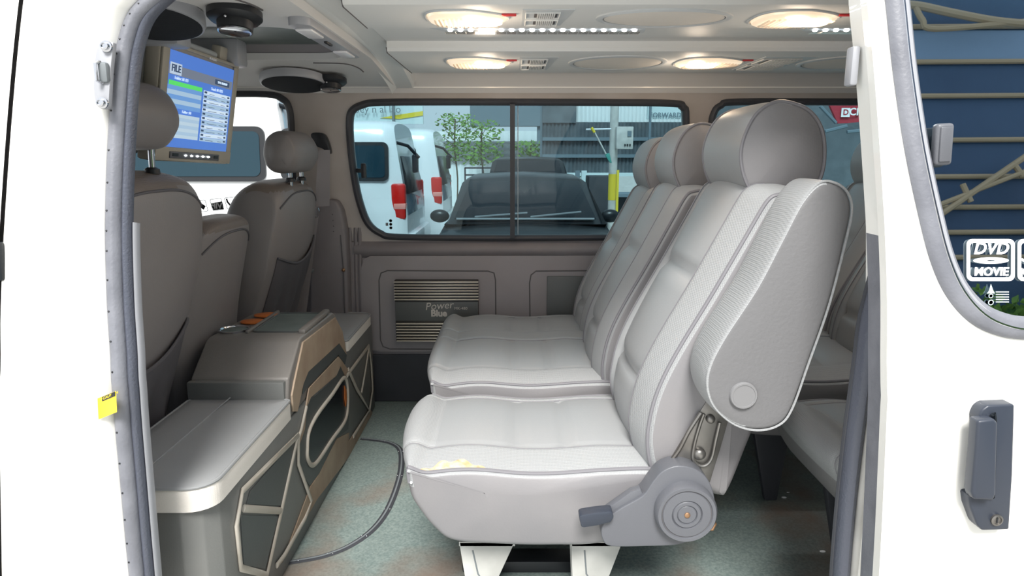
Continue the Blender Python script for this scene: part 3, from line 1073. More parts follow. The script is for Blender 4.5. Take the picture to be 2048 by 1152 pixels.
HEAD_PX = [(1500, 378, .3), (1486, 345, 1), (1482, 305, 1), (1492, 265, 1), (1515, 226, 1), (1550, 204, .6), (1585, 206, .3), (1620, 222, 0), (1643, 255, 0), (1650, 300, 0), (1645, 345, 0), (1630, 368, 0), (1580, 378, 0), (1540, 384, 0), (1515, 384, 0)]
HEAD = px_out(HEAD_PX, 1.36)


def shift(o, dx, dz): return [(a + dx, b + dz, w) for a, b, w in o]


def gv(x, s): return math.exp(-(x / s) ** 2)


def cush_disp(seams_y, seams_x, bol):
    def f(arc, x, z, y, L, w):
        d = 0
        if w <= .02: return 0
        for sy_ in seams_y:
            d -= .006 * gv(y - sy_, .004) * w
        inner = any(a + .002 < y < b - .002 for a, b in bol)
        if inner:
            d -= .0035 * w * min(1, max(0, (x + .20) / .06))
            for q in seams_x: d -= .008 * gv(x - q, .010) * w
        d -= .014 * gv(x + .235, .06) * w
        # rear part of the cushion sinks towards the backrest
        d += .012 * gv(x + .08, .09) * w
        return d
    return f


def back_disp(seams_y, seams_z, bol, ztop):
    def f(arc, x, z, y, L, w):
        d = 0
        if w <= .02: return 0
        for sy_ in seams_y: d -= .004 * gv(y - sy_, .004) * w
        if any(a + .002 < y < b - .002 for a, b in bol):
            d -= .010 * w
            for q in seams_z: d -= .013 * gv(z - q, .012) * w
        d += .014 * gv(z - (ztop - .40), .14) * w * (1 if not any(a < y < b for a, b in bol) else .55)
        return d
    return f


def leg_bracket(parent, xa, xb, xc, xd, y, zt, name='leg'):
    z0 = fz(FLOOR)
    mb = MB().use('legpaint')
    mb.prism([(xa, y, zt), (xb, y, zt), (xd, y, z0 + .02), (xc, y, z0 + .02)], (0, .006, 0), .002)
    mb.box((xa, y, zt - .01), (xb, y + .05, zt))
    mb.box((xc - .004, y - .0, z0), (xd + .004, y + .05, z0 + .02), .003)
    mb.prism([(xa, y + .044, zt), (xb, y + .044, zt), (xd, y + .044, z0 + .02), (xc, y + .044, z0 + .02)], (0, .006, 0), .002)
    m1 = Vector(((xa + xc) / 2 + .012, y - .002, 0))
    mb.use('greymetal').tube([(xa + .03, y, zt - .02), (xa + .032 + (xc - xa) * .5, y, (zt + z0) / 2), (xa + .045 + (xc - xa) * .5, y, (zt + z0) / 2 - .02)], .0018, 6)
    mb.build(name, parent)


ZCT = CUSH[15][1]
ZBT = BACK[8][1]
SEAMX = (W(1035, 880, 1.45).x, W(1128, 885, 1.45).x)
SEAMZ = (W(1400, 560, 1.4).z, W(1300, 760, 1.4).z)


def seam_tubes(P_out, ycoord, parent, rng, m='piping', off=0, name='seam'):
    P = crom([(p[0], 0, p[1]) for p in P_out], 7, True)
    MB().use(m)


def single_seat(y0, y1, label, hero):
    t = thing('passenger_seat', label, 'seat', (0.1, (y0 + y1) / 2, fz(FLOOR)), 'grey passenger seats')
    L = y1 - y0
    bol = [(.085, L - .085)]
    loft('seat_cushion', CUSH, y0, y1, .03, .045, ('leather', 'side', 'perf'), t, cush_disp((.083, L - .083), SEAMX, bol), bolster=lambda y, L_, x, z: not (.083 < y < L_ - .083) or x < -.17, dome=.010, power=2.2, ny=72, pipe=('cushion_piping', .35, (0, 1)), seams=(.083, L - .083))
    loft('backrest', BACK, y0, y1, .035, .050, ('leather', 'side', 'perf'), t, back_disp((.088, L - .088), SEAMZ, [(.088, L - .088)], ZBT), bolster=lambda y, L_, x, z: not (.088 < y < L_ - .088), dome=.012, power=2.2, ny=72, pipe=('backrest_piping', .35, (0, 1)), sidein=.7, seams=(.088, L - .088))
    hy0, hy1 = (y0 + y1) / 2 - .133, (y0 + y1) / 2 + .137
    loft('headrest', HEAD, hy0, hy1, .012, .006, ('leather', 'side', 'leather'), t, dome=.012, ny=30)
    piping('headrest_piping', HEAD, hy0 + .001, t, .0036)
    piping('headrest_piping', HEAD, hy1 - .001, t, .0036)
    # rolled cover edge behind the hinge
    mb = MB().use('side')
    c = px_out([(1452, 1001), (1432, 992), (1446, 900), (1470, 830), (1505, 850), (1490, 920), (1468, 985)], y0)
    P = crom([(p[0], y0 + .03, p[1]) for p in c], 5, True)
    mb.prism(P, (0, L - .06, 0), .004)
    mb.build('back_cover', t)
    # legs
    zt = W(1000, 1084, y0 + .08).z
    f = lambda px, py: W(px, py, y0 + .08).x
    leg_bracket(t, f(918, 1092), f(1030, 1092), f(935, 1092), f(978, 1092), y0 + .08, zt)
    leg_bracket(t, f(1142, 1092), f(1245, 1092), f(1148, 1092), f(1205, 1092), y0 + .08, zt)
    leg_bracket(t, f(918, 1092), f(1030, 1092), f(935, 1092), f(978, 1092), y1 - .13, zt)
    leg_bracket(t, f(1142, 1092), f(1245, 1092), f(1148, 1092), f(1205, 1092), y1 - .13, zt)
    return t


seat = single_seat(YS0, YS1, 'light grey leather single seat with armrest, nearest in the doorway', True)
mid_y = seat.location.y

# torn seam
cu_o = [c for c in seat.children if c.name.startswith('seat_cushion')][0]
cu_t = bvh(cu_o)


def torn(u, v):
    x = W(830 + 152 * u, 950, YS0).x
    a = math.sin(PI * u) ** .8
    y = YS0 + .006 + .026 * v * a * (1 + .22 * math.sin(u * 23)) * (.55 + .45 * math.sin(PI * u * .9 + .3))
    h = probe(cu_t, (x, y, 2.2), (0, 0, -1))
    return (h if h else Vector((x, y, 1.0))) + Vector((0, 0, .0012 + .0012 * math.sin(u * 31 + v * 5)))


mb = MB().use('cork')
mb.grid(torn, 40, 8)
mb.build('torn_seam', seat)
p = W(821, 970, YS0 - .012)
MB().use('sticker').sphere(p + Vector((.0, .01, 0)), .003, 6).build('paint_fleck', seat)

# armrest (raised along the backrest)
ARM_PX = [(1640, 366, .6), (1672, 366, 0), (1697, 385, 0), (1706, 420, 0), (1694, 480, 0), (1660, 610, 0), (1618, 730, 0), (1585, 820, 0), (1558, 852, 0), (1515, 862, 0), (1470, 850, .6), (1432, 818, 1), (1416, 780, 1), (1420, 735, 1), (1450, 675, 1), (1515, 575, 1), (1565, 480, 1), (1605, 405, 1)]
ARM = px_out(ARM_PX, 1.135)
arm, _, _ = loft('armrest', ARM, 1.135, 1.255, .016, .006, ('perf', 'armside', 'perf'), seat, dome=.004, ny=26)
P = crom([(p[0], 0, p[1]) for p in ARM], 7, True)
MB().use('perf').tube([q + Vector((0, 1.138, 0)) for q in P], .0022, 6, True).build('armrest_welt', arm)
c = W(1487, 791, 1.131)
MB().use('cap').lathe([(.0245, .012), (.0245, -.002), (.023, -.004), (.020, -.004), (.0195, -.003), (.001, -.003)], c, (0, 1, 0), 36).build('pivot_cap', arm)
KEEP_ARM = arm

# recliner side: bracket plate, cover, lever
br = [W(px, py, 1.258) for px, py in ((1312, 950), (1345, 915), (1372, 870), (1398, 826), (1415, 800), (1460, 830), (1440, 900), (1420, 965), (1395, 985), (1340, 975))]
mb = MB().use('steel').prism(br, (0, .008, 0), .0015)
mb.tube(crom([W(px, py, 1.254) for px, py in ((1310, 947), (1335, 928), (1358, 900), (1378, 862), (1402, 825))], 5), .0045, 8)
mb.tube(crom([W(px, py, 1.254) for px, py in ((1440, 845), (1432, 880), (1424, 915), (1412, 930), (1396, 930), (1386, 915), (1390, 885), (1400, 850), (1408, 828))], 5), .0035, 8)
brk = mb.build('hinge_bracket', seat)
for px, py, r in ((1399, 908, .0125), (1421, 838, .009)):
    c = W(px, py, 1.254)
    MB().use('steel').lathe([(r, .006), (r, -.002), (r * .75, -.007), (r * .3, -.009), (.0005, -.009)], c, (0, 1, 0), 20).build('bolt', brk)
cov = [W(px, py, 1.215) for px, py in ((1206, 1080), (1203, 1060), (1212, 1040), (1240, 1018), (1285, 992), (1305, 965), (1325, 943), (1355, 932), (1390, 938), (1415, 958), (1428, 990), (1430, 1025), (1418, 1052), (1392, 1075), (1355, 1090), (1290, 1093), (1222, 1093))]
mb = MB().use('plastic').prism(crom(cov, 4, True), (0, .048, 0), .006, 3)
cover = mb.build('recliner_cover', seat, angle=50)
c = W(1370, 1021, 1.21)
mb = MB().use('plastic').lathe([(.060, .01), (.060, -.012), (.056, -.018), (.050, -.018), (.048, -.014), (.046, -.017), (.030, -.018), (.0285, -.015), (.026, -.018), (.020, -.018), (.019, -.015), (.017, -.017), (.001, -.017)], c, (0, 1, 0), 56)
mb.use('groove').lathe([(.0490, -.0135), (.0490, -.0150), (.0470, -.0150), (.0470, -.0135)], c, (0, 1, 0), 48)
knob = mb.build('recliner_disc', cover, angle=35)
MB().use('bolt').lathe([(.0055, -.014), (.0055, -.019), (.003, -.0205), (.0003, -.0205)], c, (0, 1, 0), 16).build('screw', knob)
# lever
lv = [W(px, py, 1.20) for px, py in ((1159, 1036), (1162, 1050), (1168, 1056), (1222, 1045), (1226, 1028), (1218, 1023), (1165, 1030))]
mb = MB().use('handle').prism(crom(lv, 2, True), (0, .028, 0), .004)
mb.use('plastic').prism([W(px, py, 1.222) for px, py in ((1205, 1024), (1262, 984), (1282, 978), (1290, 1000), (1250, 1028), (1218, 1050))], (0, .02, 0), .003)
mb.use('black').prism([W(px, py, 1.2215) for px, py in ((1240, 1022), (1262, 1008), (1270, 1010), (1250, 1022))], (0, -.001, 0))
mb.build('recline_lever', seat)
# latch under the hinge
mb = MB().use('bolt').tube([W(px, py, 1.30) for px, py in ((1408, 1050), (1422, 1035), (1430, 1048), (1425, 1058), (1405, 1058))], .004, 8)
mb.build('latch_hook', seat)

# double seat
DY0, DY1 = 1.765, 2.565


def double_seat(label):
    t = thing('double_seat', label, 'seat', (0.1, 2.16, fz(FLOOR)), 'grey double seats')
    C2 = shift(CUSH, -.010, .015)
    L = DY1 - DY0
    ms = L / 2
    bol = [(.085, ms - .055), (ms + .055, L - .085)]
    loft('seat_cushion', C2, DY0, DY1, .03, .040, ('leather', 'side', 'perf'), t, cush_disp((.083, ms - .055, ms + .055, L - .083), (SEAMX[0] - .01, SEAMX[1] - .01), bol), ny=110, dome=.006, power=5, bolster=lambda y, L_, x, z: y < .083 or y > L_ - .083, pipe=('cushion_piping', .35, (0,)), seams=(.083, ms - .055, ms + .055, L - .083))
    for k, (a, b, dx, dz) in enumerate(((DY0 + .01, DY0 + .385, -.025, -.020), (DY0 + .41, DY1 - .005, -.02, -.045))):
        Bk = shift(BACK, dx, dz)
        Lb = b - a
        o, _, _ = loft('backrest', Bk, a, b, .03, .045, ('leather', 'side', 'perf'), t, back_disp((.075, Lb - .075), (SEAMZ[0] + dz, SEAMZ[1] + dz), [(.075, Lb - .075)], ZBT + dz), dome=.008, power=2.2, ny=64, pipe=('backrest_piping', .35, (0, 1)), sidein=.7, seams=(.075, Lb - .075))
        H = shift(HEAD, dx + .005, dz)
        c = (a + b) / 2
        loft('headrest', H, c - .125, c + .125, .012, .006, ('leather', 'side', 'leather'), t, dome=.012, ny=30)
        piping('headrest_piping', H, c - .124, t, .0036)
    # metal frame and hinge discs, legs
    x1, z1 = CUSH[11][0] - .03, CUSH[11][1] - .02
    for yy in (DY0 - .012, ):
        MB().use('black').lathe([(.05, .0), (.05, .015), (.03, .02), (.001, .02)], (x1, yy + .02, z1 - .02), (0, -1, 0), 28).build('hinge_disc', t)
    f = lambda px: W(px, 1092, YS0 + .08).x
    zt = W(1000, 1080, YS0 + .08).z
    for yy in (DY0 + .05, DY1 - .11):
        leg_bracket(t, f(918), f(1030), f(935), f(978), yy, zt)
        leg_bracket(t, f(1142), f(1245), f(1148), f(1205), yy, zt)
    # buckle strap tucked at the back of the cushion
    q = Vector((W(1180, 690, 2.15).x, 2.16, W(1180, 690, 2.15).z))
    mb = MB().use('leather').tube(crom([q + Vector((.03, .05, .01)), q + Vector((-.01, .02, .012)), q + Vector((-.02, -.02, .006)), q + Vector((.03, -.05, .005))], 4), 0, 8, flat=(.012, .003), up=(0, 0, 1))
    mb.build('buckle_strap', t)
    return t


dbl = double_seat('light grey leather double seat beside the far windows, middle row')
# rear row
for a in list(seat.children):
    if a.name.split('.')[0] in ('torn_seam', 'paint_fleck', 'armrest', 'latch_hook'): KEEP.add(a.name)
for a in list(seat.children) + list(dbl.children):
    if a.name.split('.')[0] == 'leg': KEEP.add(a.name)
rear = copy_tree(seat)
rear.location = seat.location + Vector((.86, -.125, .035))
rear['label'] = 'grey single seat of the rear row, showing only its cushion beside the door seal'
rear['group'] = 'grey passenger seats'
rear2 = copy_tree(dbl)
rear2.location = dbl.location + Vector((.79, 0, .01))
rear2['label'] = 'grey double seat of the rear row, mostly hidden behind the armrest seat'

for root, yy in ((rear, (rear.location.y - .17, rear.location.y + .17)), (rear2, (1.83, 2.48))):
    for y in yy:
        for dx in (-.15, .22):
            x = root.location.x + dx
            mb = MB().use('seal').prism([(x - .05, y - .012, fz(-.76)), (x + .06, y - .012, fz(-.76)), (x + .035, y - .012, fz(FLOOR)), (x - .0, y - .012, fz(FLOOR))], (0, .024, 0), .004)
            mb.build('leg', root)

# floor rail under the seats
mb = MB().use('black').box((-.12, 1.47, fz(FLOOR)), (.17, 1.53, fz(FLOOR) + .03), .004)
tag(mb.build('seat_rail'), 'black steel rail on the floor under the single seat with armrest', 'rail')

# ------------------------------------------------------------------ front row seats (seen from behind)
TREES = {}


def front_seat(y0, y1, prof, m_back, hr, label, name='front_seat', hz=0, crownmat='brownleather'):
    t = thing(name, label, 'seat', (-.95, (y0 + y1) / 2, fz(FLOOR)))
    L = y1 - y0
    pts = [(x, fz(z), w) for x, z, w in prof]

    def dsp(arc, x, z, y, L_, w):
        # shoulders: narrower at the top
        return 0
    o, P, nr = loft('backrest', pts, y0, y1, .05, .025, (m_back, m_back, m_back), t, dome=.01, power=2.6, ny=36)
    me = o.data
    ztop = max(v.co.z for v in me.vertices); zb = min(v.co.z for v in me.vertices)
    me.materials.append(M[crownmat])
    cy = (y0 + y1) / 2 - org(o).y
    for v in me.vertices:
        k = max(0, (v.co.z - (ztop - .22)) / .22)
        v.co.y = cy + (v.co.y - cy) * (1 - .16 * k ** 2)
        k2 = abs(v.co.y - cy) / (L / 2)
        q_ = min(1, max(0, (v.co.z - (ztop - .22)) / .2)); v.co.z -= .035 * min(1, k2) ** 4 * q_ * q_ * (3 - 2 * q_)
    for p in me.polygons:
        if p.center.z > ztop - .035: p.material_index = len(me.materials) - 1
    # welt between the back panel and the top
    tr = bvh(o); zw = ztop + org(o).z - .040
    line = []
    for k in range(41):
        u = -1 + 2 * k / 40
        h = probe(tr, (.2, (y0 + y1) / 2 + u * L * .43, zw - .045 * abs(u) ** 3), (-1, 0, 0))
        if h and h.x > -1.2: line.append(h + Vector((.001, 0, 0)))
    if len(line) > 3: MB().use('frontcloth').tube(line, .003, 6).build('back_welt', t)
    TREES[t.name] = tr
    if hr:
        hx, hz0, hz1, hw = hr
        cyw = (y0 + y1) / 2
        hp = [(hx - .055, fz(hz0 + .03), 0), (hx - .06, fz(hz0 + .07), 0), (hx - .045, fz(hz1 - .02), 0), (hx - .01, fz(hz1), 0), (hx + .03, fz(hz1 - .012), 1), (hx + .052, fz(hz1 - .05), 1), (hx + .052, fz(hz0 + .05), 1), (hx + .035, fz(hz0 + .01), 0), (hx, fz(hz0), 0), (hx - .035, fz(hz0 + .006), 0)]
        loft('headrest', hp, cyw - hw, cyw + hw, .05, .008, (m_back, m_back, m_back), t, dome=.012, ny=30)
        for s in (-1, 1):
            ps = .080 if y0 < 1.5 else .058; hx_ = hx + .016
            MB().use('chrome').tube([(hx_ - .005, cyw + s * ps, fz(hz0 + .03)), (hx_ - .008, cyw + s * ps, ztop + org(o).z - .03)], .0065, 12).build('headrest_post', t)
            MB().use('black').lathe([(.016, 0), (.015, .010), (.009, .014)], (hx_ - .008, cyw + s * ps, ztop + org(o).z - .008), (0, 0, 1), 16).build('post_collar', t)
    return t, P


FP = [(-.90, -.99 + .02, 0), (-.90, -.80, 1), (-.865, -.60, 1), (-.825, -.42, 1), (-.79, -.27, 1), (-.765, -.13, 1), (-.765, -.065, .6), (-.80, -.035, 0), (-.86, -.035, 0), (-.92, -.09, 0), (-.96, -.25, 0), (-1.0, -.5, 0), (-1.02, -.8, 0), (-1.0, -.97, 0)]
t, _ = front_seat(1.135, 1.625, [(a + .03 * min(1, max(0, (b + .6) / .3)), b, w) for a, b, w in FP], 'frontleather', (-.775, .012, .148, .135), 'dark grey leather front seat nearest the doorway, seen from behind below the monitor')
FS1 = t
# pocket of loose cloth on the back, its hem hanging in a curve


def pocket(t, y0, y1, zt, zb, sag):
    tr = TREES[t.name]

    def drape(u, v):
        y = y0 + (y1 - y0) * u
        top = zt - sag * math.sin(PI * u) + .03 * (u - .5)
        z = top + (zb - top) * v
        h = probe(tr, (.2, y, fz(z)), (-1, 0, 0))
        x = h.x if h else -.95
        e = math.sin(PI * min(1, max(0, u))) ** .5
        return Vector((x + .003 + e * (.010 + .016 * v * (1 - v) + (.008 * math.sin(u * 15 + v * 5) + .005 * math.sin(u * 29 - v * 9 + 1)) * min(1, v * 3)), y, fz(z)))

    mb = MB().use('frontcloth')
    mb.grid(drape, 60, 40)
    mb.grid(lambda u, v: drape(u, v) + Vector((-.002, 0, 0)), 60, 40)
    mb.tube([drape(k / 30, 0) for k in range(31)], .004, 6)
    mb.build('back_pocket', t)


pocket(FS1, 1.20, 1.585, -.40, -.93, .05)
FPc = [(-.88, -.97, 0), (-.87, -.80, 1), (-.85, -.60, 1), (-.832, -.45, 1), (-.80, -.30, 1), (-.775, -.20, 1), (-.775, -.175, .6), (-.80, -.160, 0), (-.85, -.163, 0), (-.90, -.20, 0), (-.95, -.40, 0), (-.97, -.7, 0), (-.97, -.97, 0)]
t, _ = front_seat(1.655, 2.005, FPc, 'frontleather', None, 'low dark grey middle front seat back without headrest', name='centre_seat')
FPd = [(a + .045 * min(1, max(-.5, (b + .62) / .3)), b - .045, w) for a, b, w in FP]
FPd[0] = (-.93, -.97, 0); FPd[-1] = (-.99, -.97, 0)
t, _ = front_seat(2.055, 2.50, FPd, 'frontleather', (-.728, -.055, .078, .130), 'dark grey leather front seat by the far wall, beside the seat belt')
FS2 = t
pocket(FS2, 2.09, 2.46, -.30, -.93, .05)

# ------------------------------------------------------------------ seat belt and its pillar cover
t = thing('seat_belt', 'brown-grey seat belt on the pillar behind the far front seat', 'seat belt', W(650, 470, 2.55))
p = W(652, 288, 2.53)
mb = MB().use('black').prism(crom([p + Vector(v) for v in ((-.045, 0, .035), (-.005, 0, .038), (.012, 0, .015), (.022, 0, -.028), (.012, 0, -.035), (-.004, 0, -.018), (-.03, 0, -.005))], 4, True), (0, -.03, 0), .005)
mb.build('belt_guide', t)
mb = MB().use('pillar')
a, b_ = W(650, 300, 2.49), W(640, 472, 2.53)
mb.use('wallpanel').prism([a + Vector((-.026, 0, 0)), a + Vector((.018, 0, 0)), W(659, 412, 2.52), W(630, 414, 2.52)], (0, .002, 0))
mb.prism([W(629, 430, 2.535), W(637, 432, 2.535), W(608, 660, 2.535), W(570, 690, 2.535)], (0, .002, 0))
mb.build('webbing', t)
mb = MB().use('chrome').tube([W(px, py, 2.50) for px, py in ((624, 434), (634, 434), (638, 424), (636, 416))], .003, 6)
mb.build('buckle_loop', t)
cv = [W(px, py, 2.56) for px, py in ((655, 398), (672, 402), (682, 420), (690, 470), (694, 540), (696, 640), (620, 640), (622, 520), (628, 440), (632, 412), (655, 410))]
mb = MB().use('pillardk').prism(cv + [], (0, .075, 0), .008, 3)
q = [W(px, py, 2.56) for px, py in ((696, 640), (620, 640))]
mb.box((q[1].x, 2.56, fz(FLOOR)), (q[0].x, 2.635, q[0].z + .002))
mb.use('groove')
for px, py in ((665, 429), (666, 441), (667, 452), (667, 463)): mb.sphere(W(px, py, 2.559), .0022, 5)
mb.use('greymetal').sphere(W(624, 541, 2.556), .008, 8); mb.use('bolt').sphere(W(687, 540, 2.556), .007, 8)
mb.use('groove').tube([W(681, 470, 2.559), W(687, 540, 2.557), W(690, 640, 2.557)], .002, 6)
tag(mb.build('pillar_cover', angle=50), 'dark grey plastic pillar cover at the foot of the seat belt', 'trim cover')

# ------------------------------------------------------------------ centre console bench
CX0, CX1 = -.80, -.55
Z0 = fz(FLOOR)
t = thing('console_bench', 'grey vinyl console bench with cushioned lids, cup holder and beige trim strips', 'console', (-.675, 1.85, Z0))
CON = t
zl = fz(-.640)
mb = MB().use('conside')
# lower body with a rounded near corner, open below its outer part at the near end
foot = [(-.735, 1.135), (CX1 - .06, 1.135), (CX1 - .025, 1.150), (CX1 - .006, 1.18), (CX1, 1.22), (CX1, 2.57), (-.735, 2.57)]
mb.prism([(x, y, zl) for x, y in foot], (0, 0, -(zl - Z0 - .001)), .003)
mb.prism([(x, y, zl) for x, y in ((CX0, 1.16), (CX0 + .02, 1.138), (-.734, 1.135), (-.734, 1.55), (CX0, 1.55))], (0, 0, -.066), .003)
mb.box((CX0, 1.55, Z0 + .001), (-.734, 2.57, zl))
body = mb.build('body', t, angle=30)
# raised box
prof = [(1.585, -.640), (1.585, -.583), (1.597, -.540), (1.695, -.470), (1.715, -.466), (2.03, -.474), (2.05, -.482), (2.165, -.605), (2.165, -.640)]
rec = rrect(-.700, -.575, 1.765, 1.985, .012, 4)
mb = MB().use('contop')
mb.prism([(CX0 + .004, y, fz(z)) for y, z in prof], (CX1 - CX0 - .006, 0, 0), .006, 3)
box = mb.build('raised_box', t, angle=30)
mb = MB().use('conside').box((CX0 + .001, 1.578, fz(-.650)), (CX1 - .010, 1.60, fz(-.545)), .004)
mb.build('box_skirt', t)
# tray: rim and sunk floor look
mb = MB().use('linerdk').prism([(x, y, fz(-.4695)) for x, y in rec], (0, 0, .0035))
zt_ = fz(-.466)
mb.use('condark').tube([(x, y, zt_) for x, y in rec], .0035, 6, True)
mb.use('contop').box((-.573, 1.75, fz(-.469)), (-.553, 2.0, fz(-.455)), .005)
mb.build('tray', t)
mb = MB().use('chrome').lathe([(.041, -.002), (.042, .004), (.038, .005), (.035, .002), (.034, -.004)], (-.757, 1.785, fz(-.466)), (0, 0, 1), 32)
mb.use('linerdk').lathe([(.0345, 0), (.033, .001), (.001, .0012)], (-.757, 1.785, fz(-.4655)), (0, 0, 1), 24)
mb.build('cup_holder', t)
for yy, xx in ((1.882, -.742), (1.962, -.733)):
    mb = MB().use('orange').lathe([(.038, 0), (.038, .003), (.036, .004), (.001, .0045)], (xx, yy, fz(-.4675)), (0, 0, 1), 24, .95, .75, ref=(1, 0, 0))
    mb.build('wooden_cup_hole', t)
mb = MB().use('contop').box((-.715, 1.75, fz(-.468)), (-.705, 2.0, fz(-.459)), .003)
mb.build('divider', t)


def pad(name, y0, y1, z0, z1, near_round):
    rr = (.05, .05, .01, .01) if near_round else (.01, .01, .04, .01)
    o = rrect(CX0 + .002, CX1 + .004, y0, y1, rr, 6)
    rings = [(1.0, 0), (1.003, .3), (1.0, .72), (.985, .92), (.95, 1.0), (.75, 1.09), (.4, 1.13), (.02, 1.14)]
    c = Vector(((CX0 + CX1) / 2, (y0 + y1) / 2, 0)); n = len(o)
    vs = []; fs = []; mi = []
    for k, (s, h) in enumerate(rings):
        for x, y in o:
            dx = (x - c.x); dy = (y - c.y)
            sx_ = s if s > .96 else s
            e = (1 - s) * .125
            vx = c.x + (dx * s if s < .9 else dx - math.copysign((1 - s) * .14, dx) * min(1, abs(dx) * 12))
            vy = c.y + (dy * s if s < .9 else dy - math.copysign((1 - s) * .14, dy) * min(1, abs(dy) * 12))
            vs.append(Vector((vx, vy, fz(z0) + (z1 - z0) * h)))
        if k:
            for i in range(n):
                fs.append(((k - 1) * n + i, (k - 1) * n + (i + 1) % n, k * n + (i + 1) % n, k * n + i)); mi.append(0 if k > 3 else 1)
    fs.append(tuple(range((len(rings) - 1) * n, len(rings) * n))); mi.append(0)
    fs.append(tuple(range(n))); mi.append(1)
    ob = mesh(name, vs, fs, ['leather', 'oval'], t, True, mi, 50)
    zp = fz(z0) + (z1 - z0) * .93
    MB().use('leather').tube([(c.x + (x - c.x) * .985, c.y + (y - c.y) * .993, zp) for x, y in o], .004, 8, True).build('pad_piping', ob)
    return ob


p1 = pad('seat_pad', 1.128, 1.583, -.638, -.588, True)
mb = MB().use('leather').tube([(-.690, 1.15, fz(-.5805)), (-.690, 1.57, fz(-.5805))], .0016, 6)
mb.build('pad_seam', p1)
p2 = pad('seat_pad', 2.168, 2.572, -.640, -.600, False)


# decoration on the side panel, in the plane x = CX1
def side(px, py, d=0):
    q = WX(px, py, CX1); return Vector((CX1 + d, q.y, q.z))


def splate(mb, pts, d0, d1):
    return mb.prism([side(px, py, d0) for px, py in pts], (d1 - d0, 0, 0), .0008, 1)


def crop6(l):  # measured on an enlarged view of the console
    return [(240 + a * .4964, 580 + b * .4964) for a, b in l]


mb = MB().use('wood')
splate(mb, crop6([(690, 425), (700, 370), (735, 210), (865, 110), (893, 165), (910, 260), (880, 215), (755, 330), (735, 380), (712, 490), (695, 490)]), -.002, .003)
splate(mb, crop6([(757, 395), (877, 268), (915, 320), (905, 350), (885, 305), (868, 345), (782, 418), (765, 432), (748, 470), (740, 560), (712, 640), (745, 470)]), 0, .004)
splate(mb, crop6([(765, 790), (800, 740), (870, 600), (920, 575), (918, 610), (1010, 485), (1015, 500), (960, 610), (900, 700), (790, 845), (668, 1060), (650, 1100)]), 0, .003)
mb.build('worn_fabric_panel', body, angle=20)
def strip(mb, pts, w, d=.004, closed=True):
    P = [side(px, py, d) for px, py in crop6(pts)]
    return MB().use('trimbeige').tube(P, 0, 8, closed, flat=(.0035, w), up=(1, 0, 0)).build('trim_strip', body, angle=60)


strip(mb, [(485, 810), (712, 585), (708, 600), (640, 905), (585, 1148), (480, 1120), (462, 950)], .008, closed=True)
strip(mb, [(490, 880), (645, 890)], .008, closed=False)
strip(mb, [(712, 590), (712, 700), (765, 850), (740, 920), (655, 1070), (625, 1110)], .0075, closed=False)
strip(mb, [(745, 470), (725, 560), (712, 600)], .007, closed=False)
strip(mb, [(910, 345), (998, 225), (1008, 300), (1014, 400), (1000, 490)], .008, closed=False)
strip(mb, [(915, 320), (950, 400), (1000, 485), (935, 590)], .008, closed=False)
strip(mb, [(998, 235), (985, 320), (968, 415)], .006, closed=False)
mb = MB().use('condark')
splate(mb, crop6([(712, 640), (740, 560), (748, 480), (768, 432), (785, 425), (868, 350), (886, 308), (912, 350), (922, 470), (918, 560), (870, 600), (800, 740), (762, 790), (722, 720)]), 0, .002)
splate(mb, crop6([(755, 330), (880, 215), (912, 262), (905, 300), (877, 262), (757, 388), (735, 420), (735, 370)]), 0, .0022)
splate(mb, crop6([(505, 865), (520, 810), (700, 605), (655, 870)]), 0, .003)
splate(mb, crop6([(482, 905), (634, 910), (580, 1125), (495, 1110)]), 0, .003)
mb.build('dark_panel', body, angle=20)
ov = crop6([(748, 640), (755, 570), (790, 500), (850, 420), (895, 355), (910, 380), (912, 470), (900, 530), (850, 600), (790, 690), (765, 705), (750, 680)])
P = crom([side(px, py, .004) for px, py in ov], 4, True)
mb = MB().use('trimbeige').tube(P, 0, 8, True, flat=(.005, .007), up=(1, 0, 0))
ovr = mb.build('oval_rim', body, angle=60)
mb = MB().use('ink').prism([q + Vector((-.004, 0, 0)) for q in P], (.003, 0, 0))
mb.build('oval_opening', body, smooth=False)
mb = MB().use('orange')
P1 = [side(px, py, .004) for px, py in crop6([(757, 575), (762, 545), (770, 530), (768, 550), (760, 572)])]
P2 = [side(px, py, .004) for px, py in crop6([(898, 385), (905, 400), (907, 440), (903, 470), (898, 440)])]
mb.prism(P1, (.002, 0, 0)); mb.prism(P2, (.002, 0, 0))
mb.build('wooden_edge', body, smooth=False)

# crumpled plastic in the footwell below the bench
c = Vector((-.80, 1.24, Z0 + .17))
mb = MB().use('clearbag')
rnd = [[random.uniform(-.018, .018) for _ in range(40)] for _ in range(40)]
mb.grid(lambda u, v: c + Vector(((u - .5) * .10, (v - .5) * .14, .13 * math.sin(PI * u) ** .6 * math.sin(PI * v) ** .6 - .10 + rnd[int(u * 14)][int(v * 14)])), 14, 14)
tag(mb.build('plastic_sheet', angle=15), 'crumpled cloudy plastic sheet in the footwell under the console bench end', 'plastic sheet')

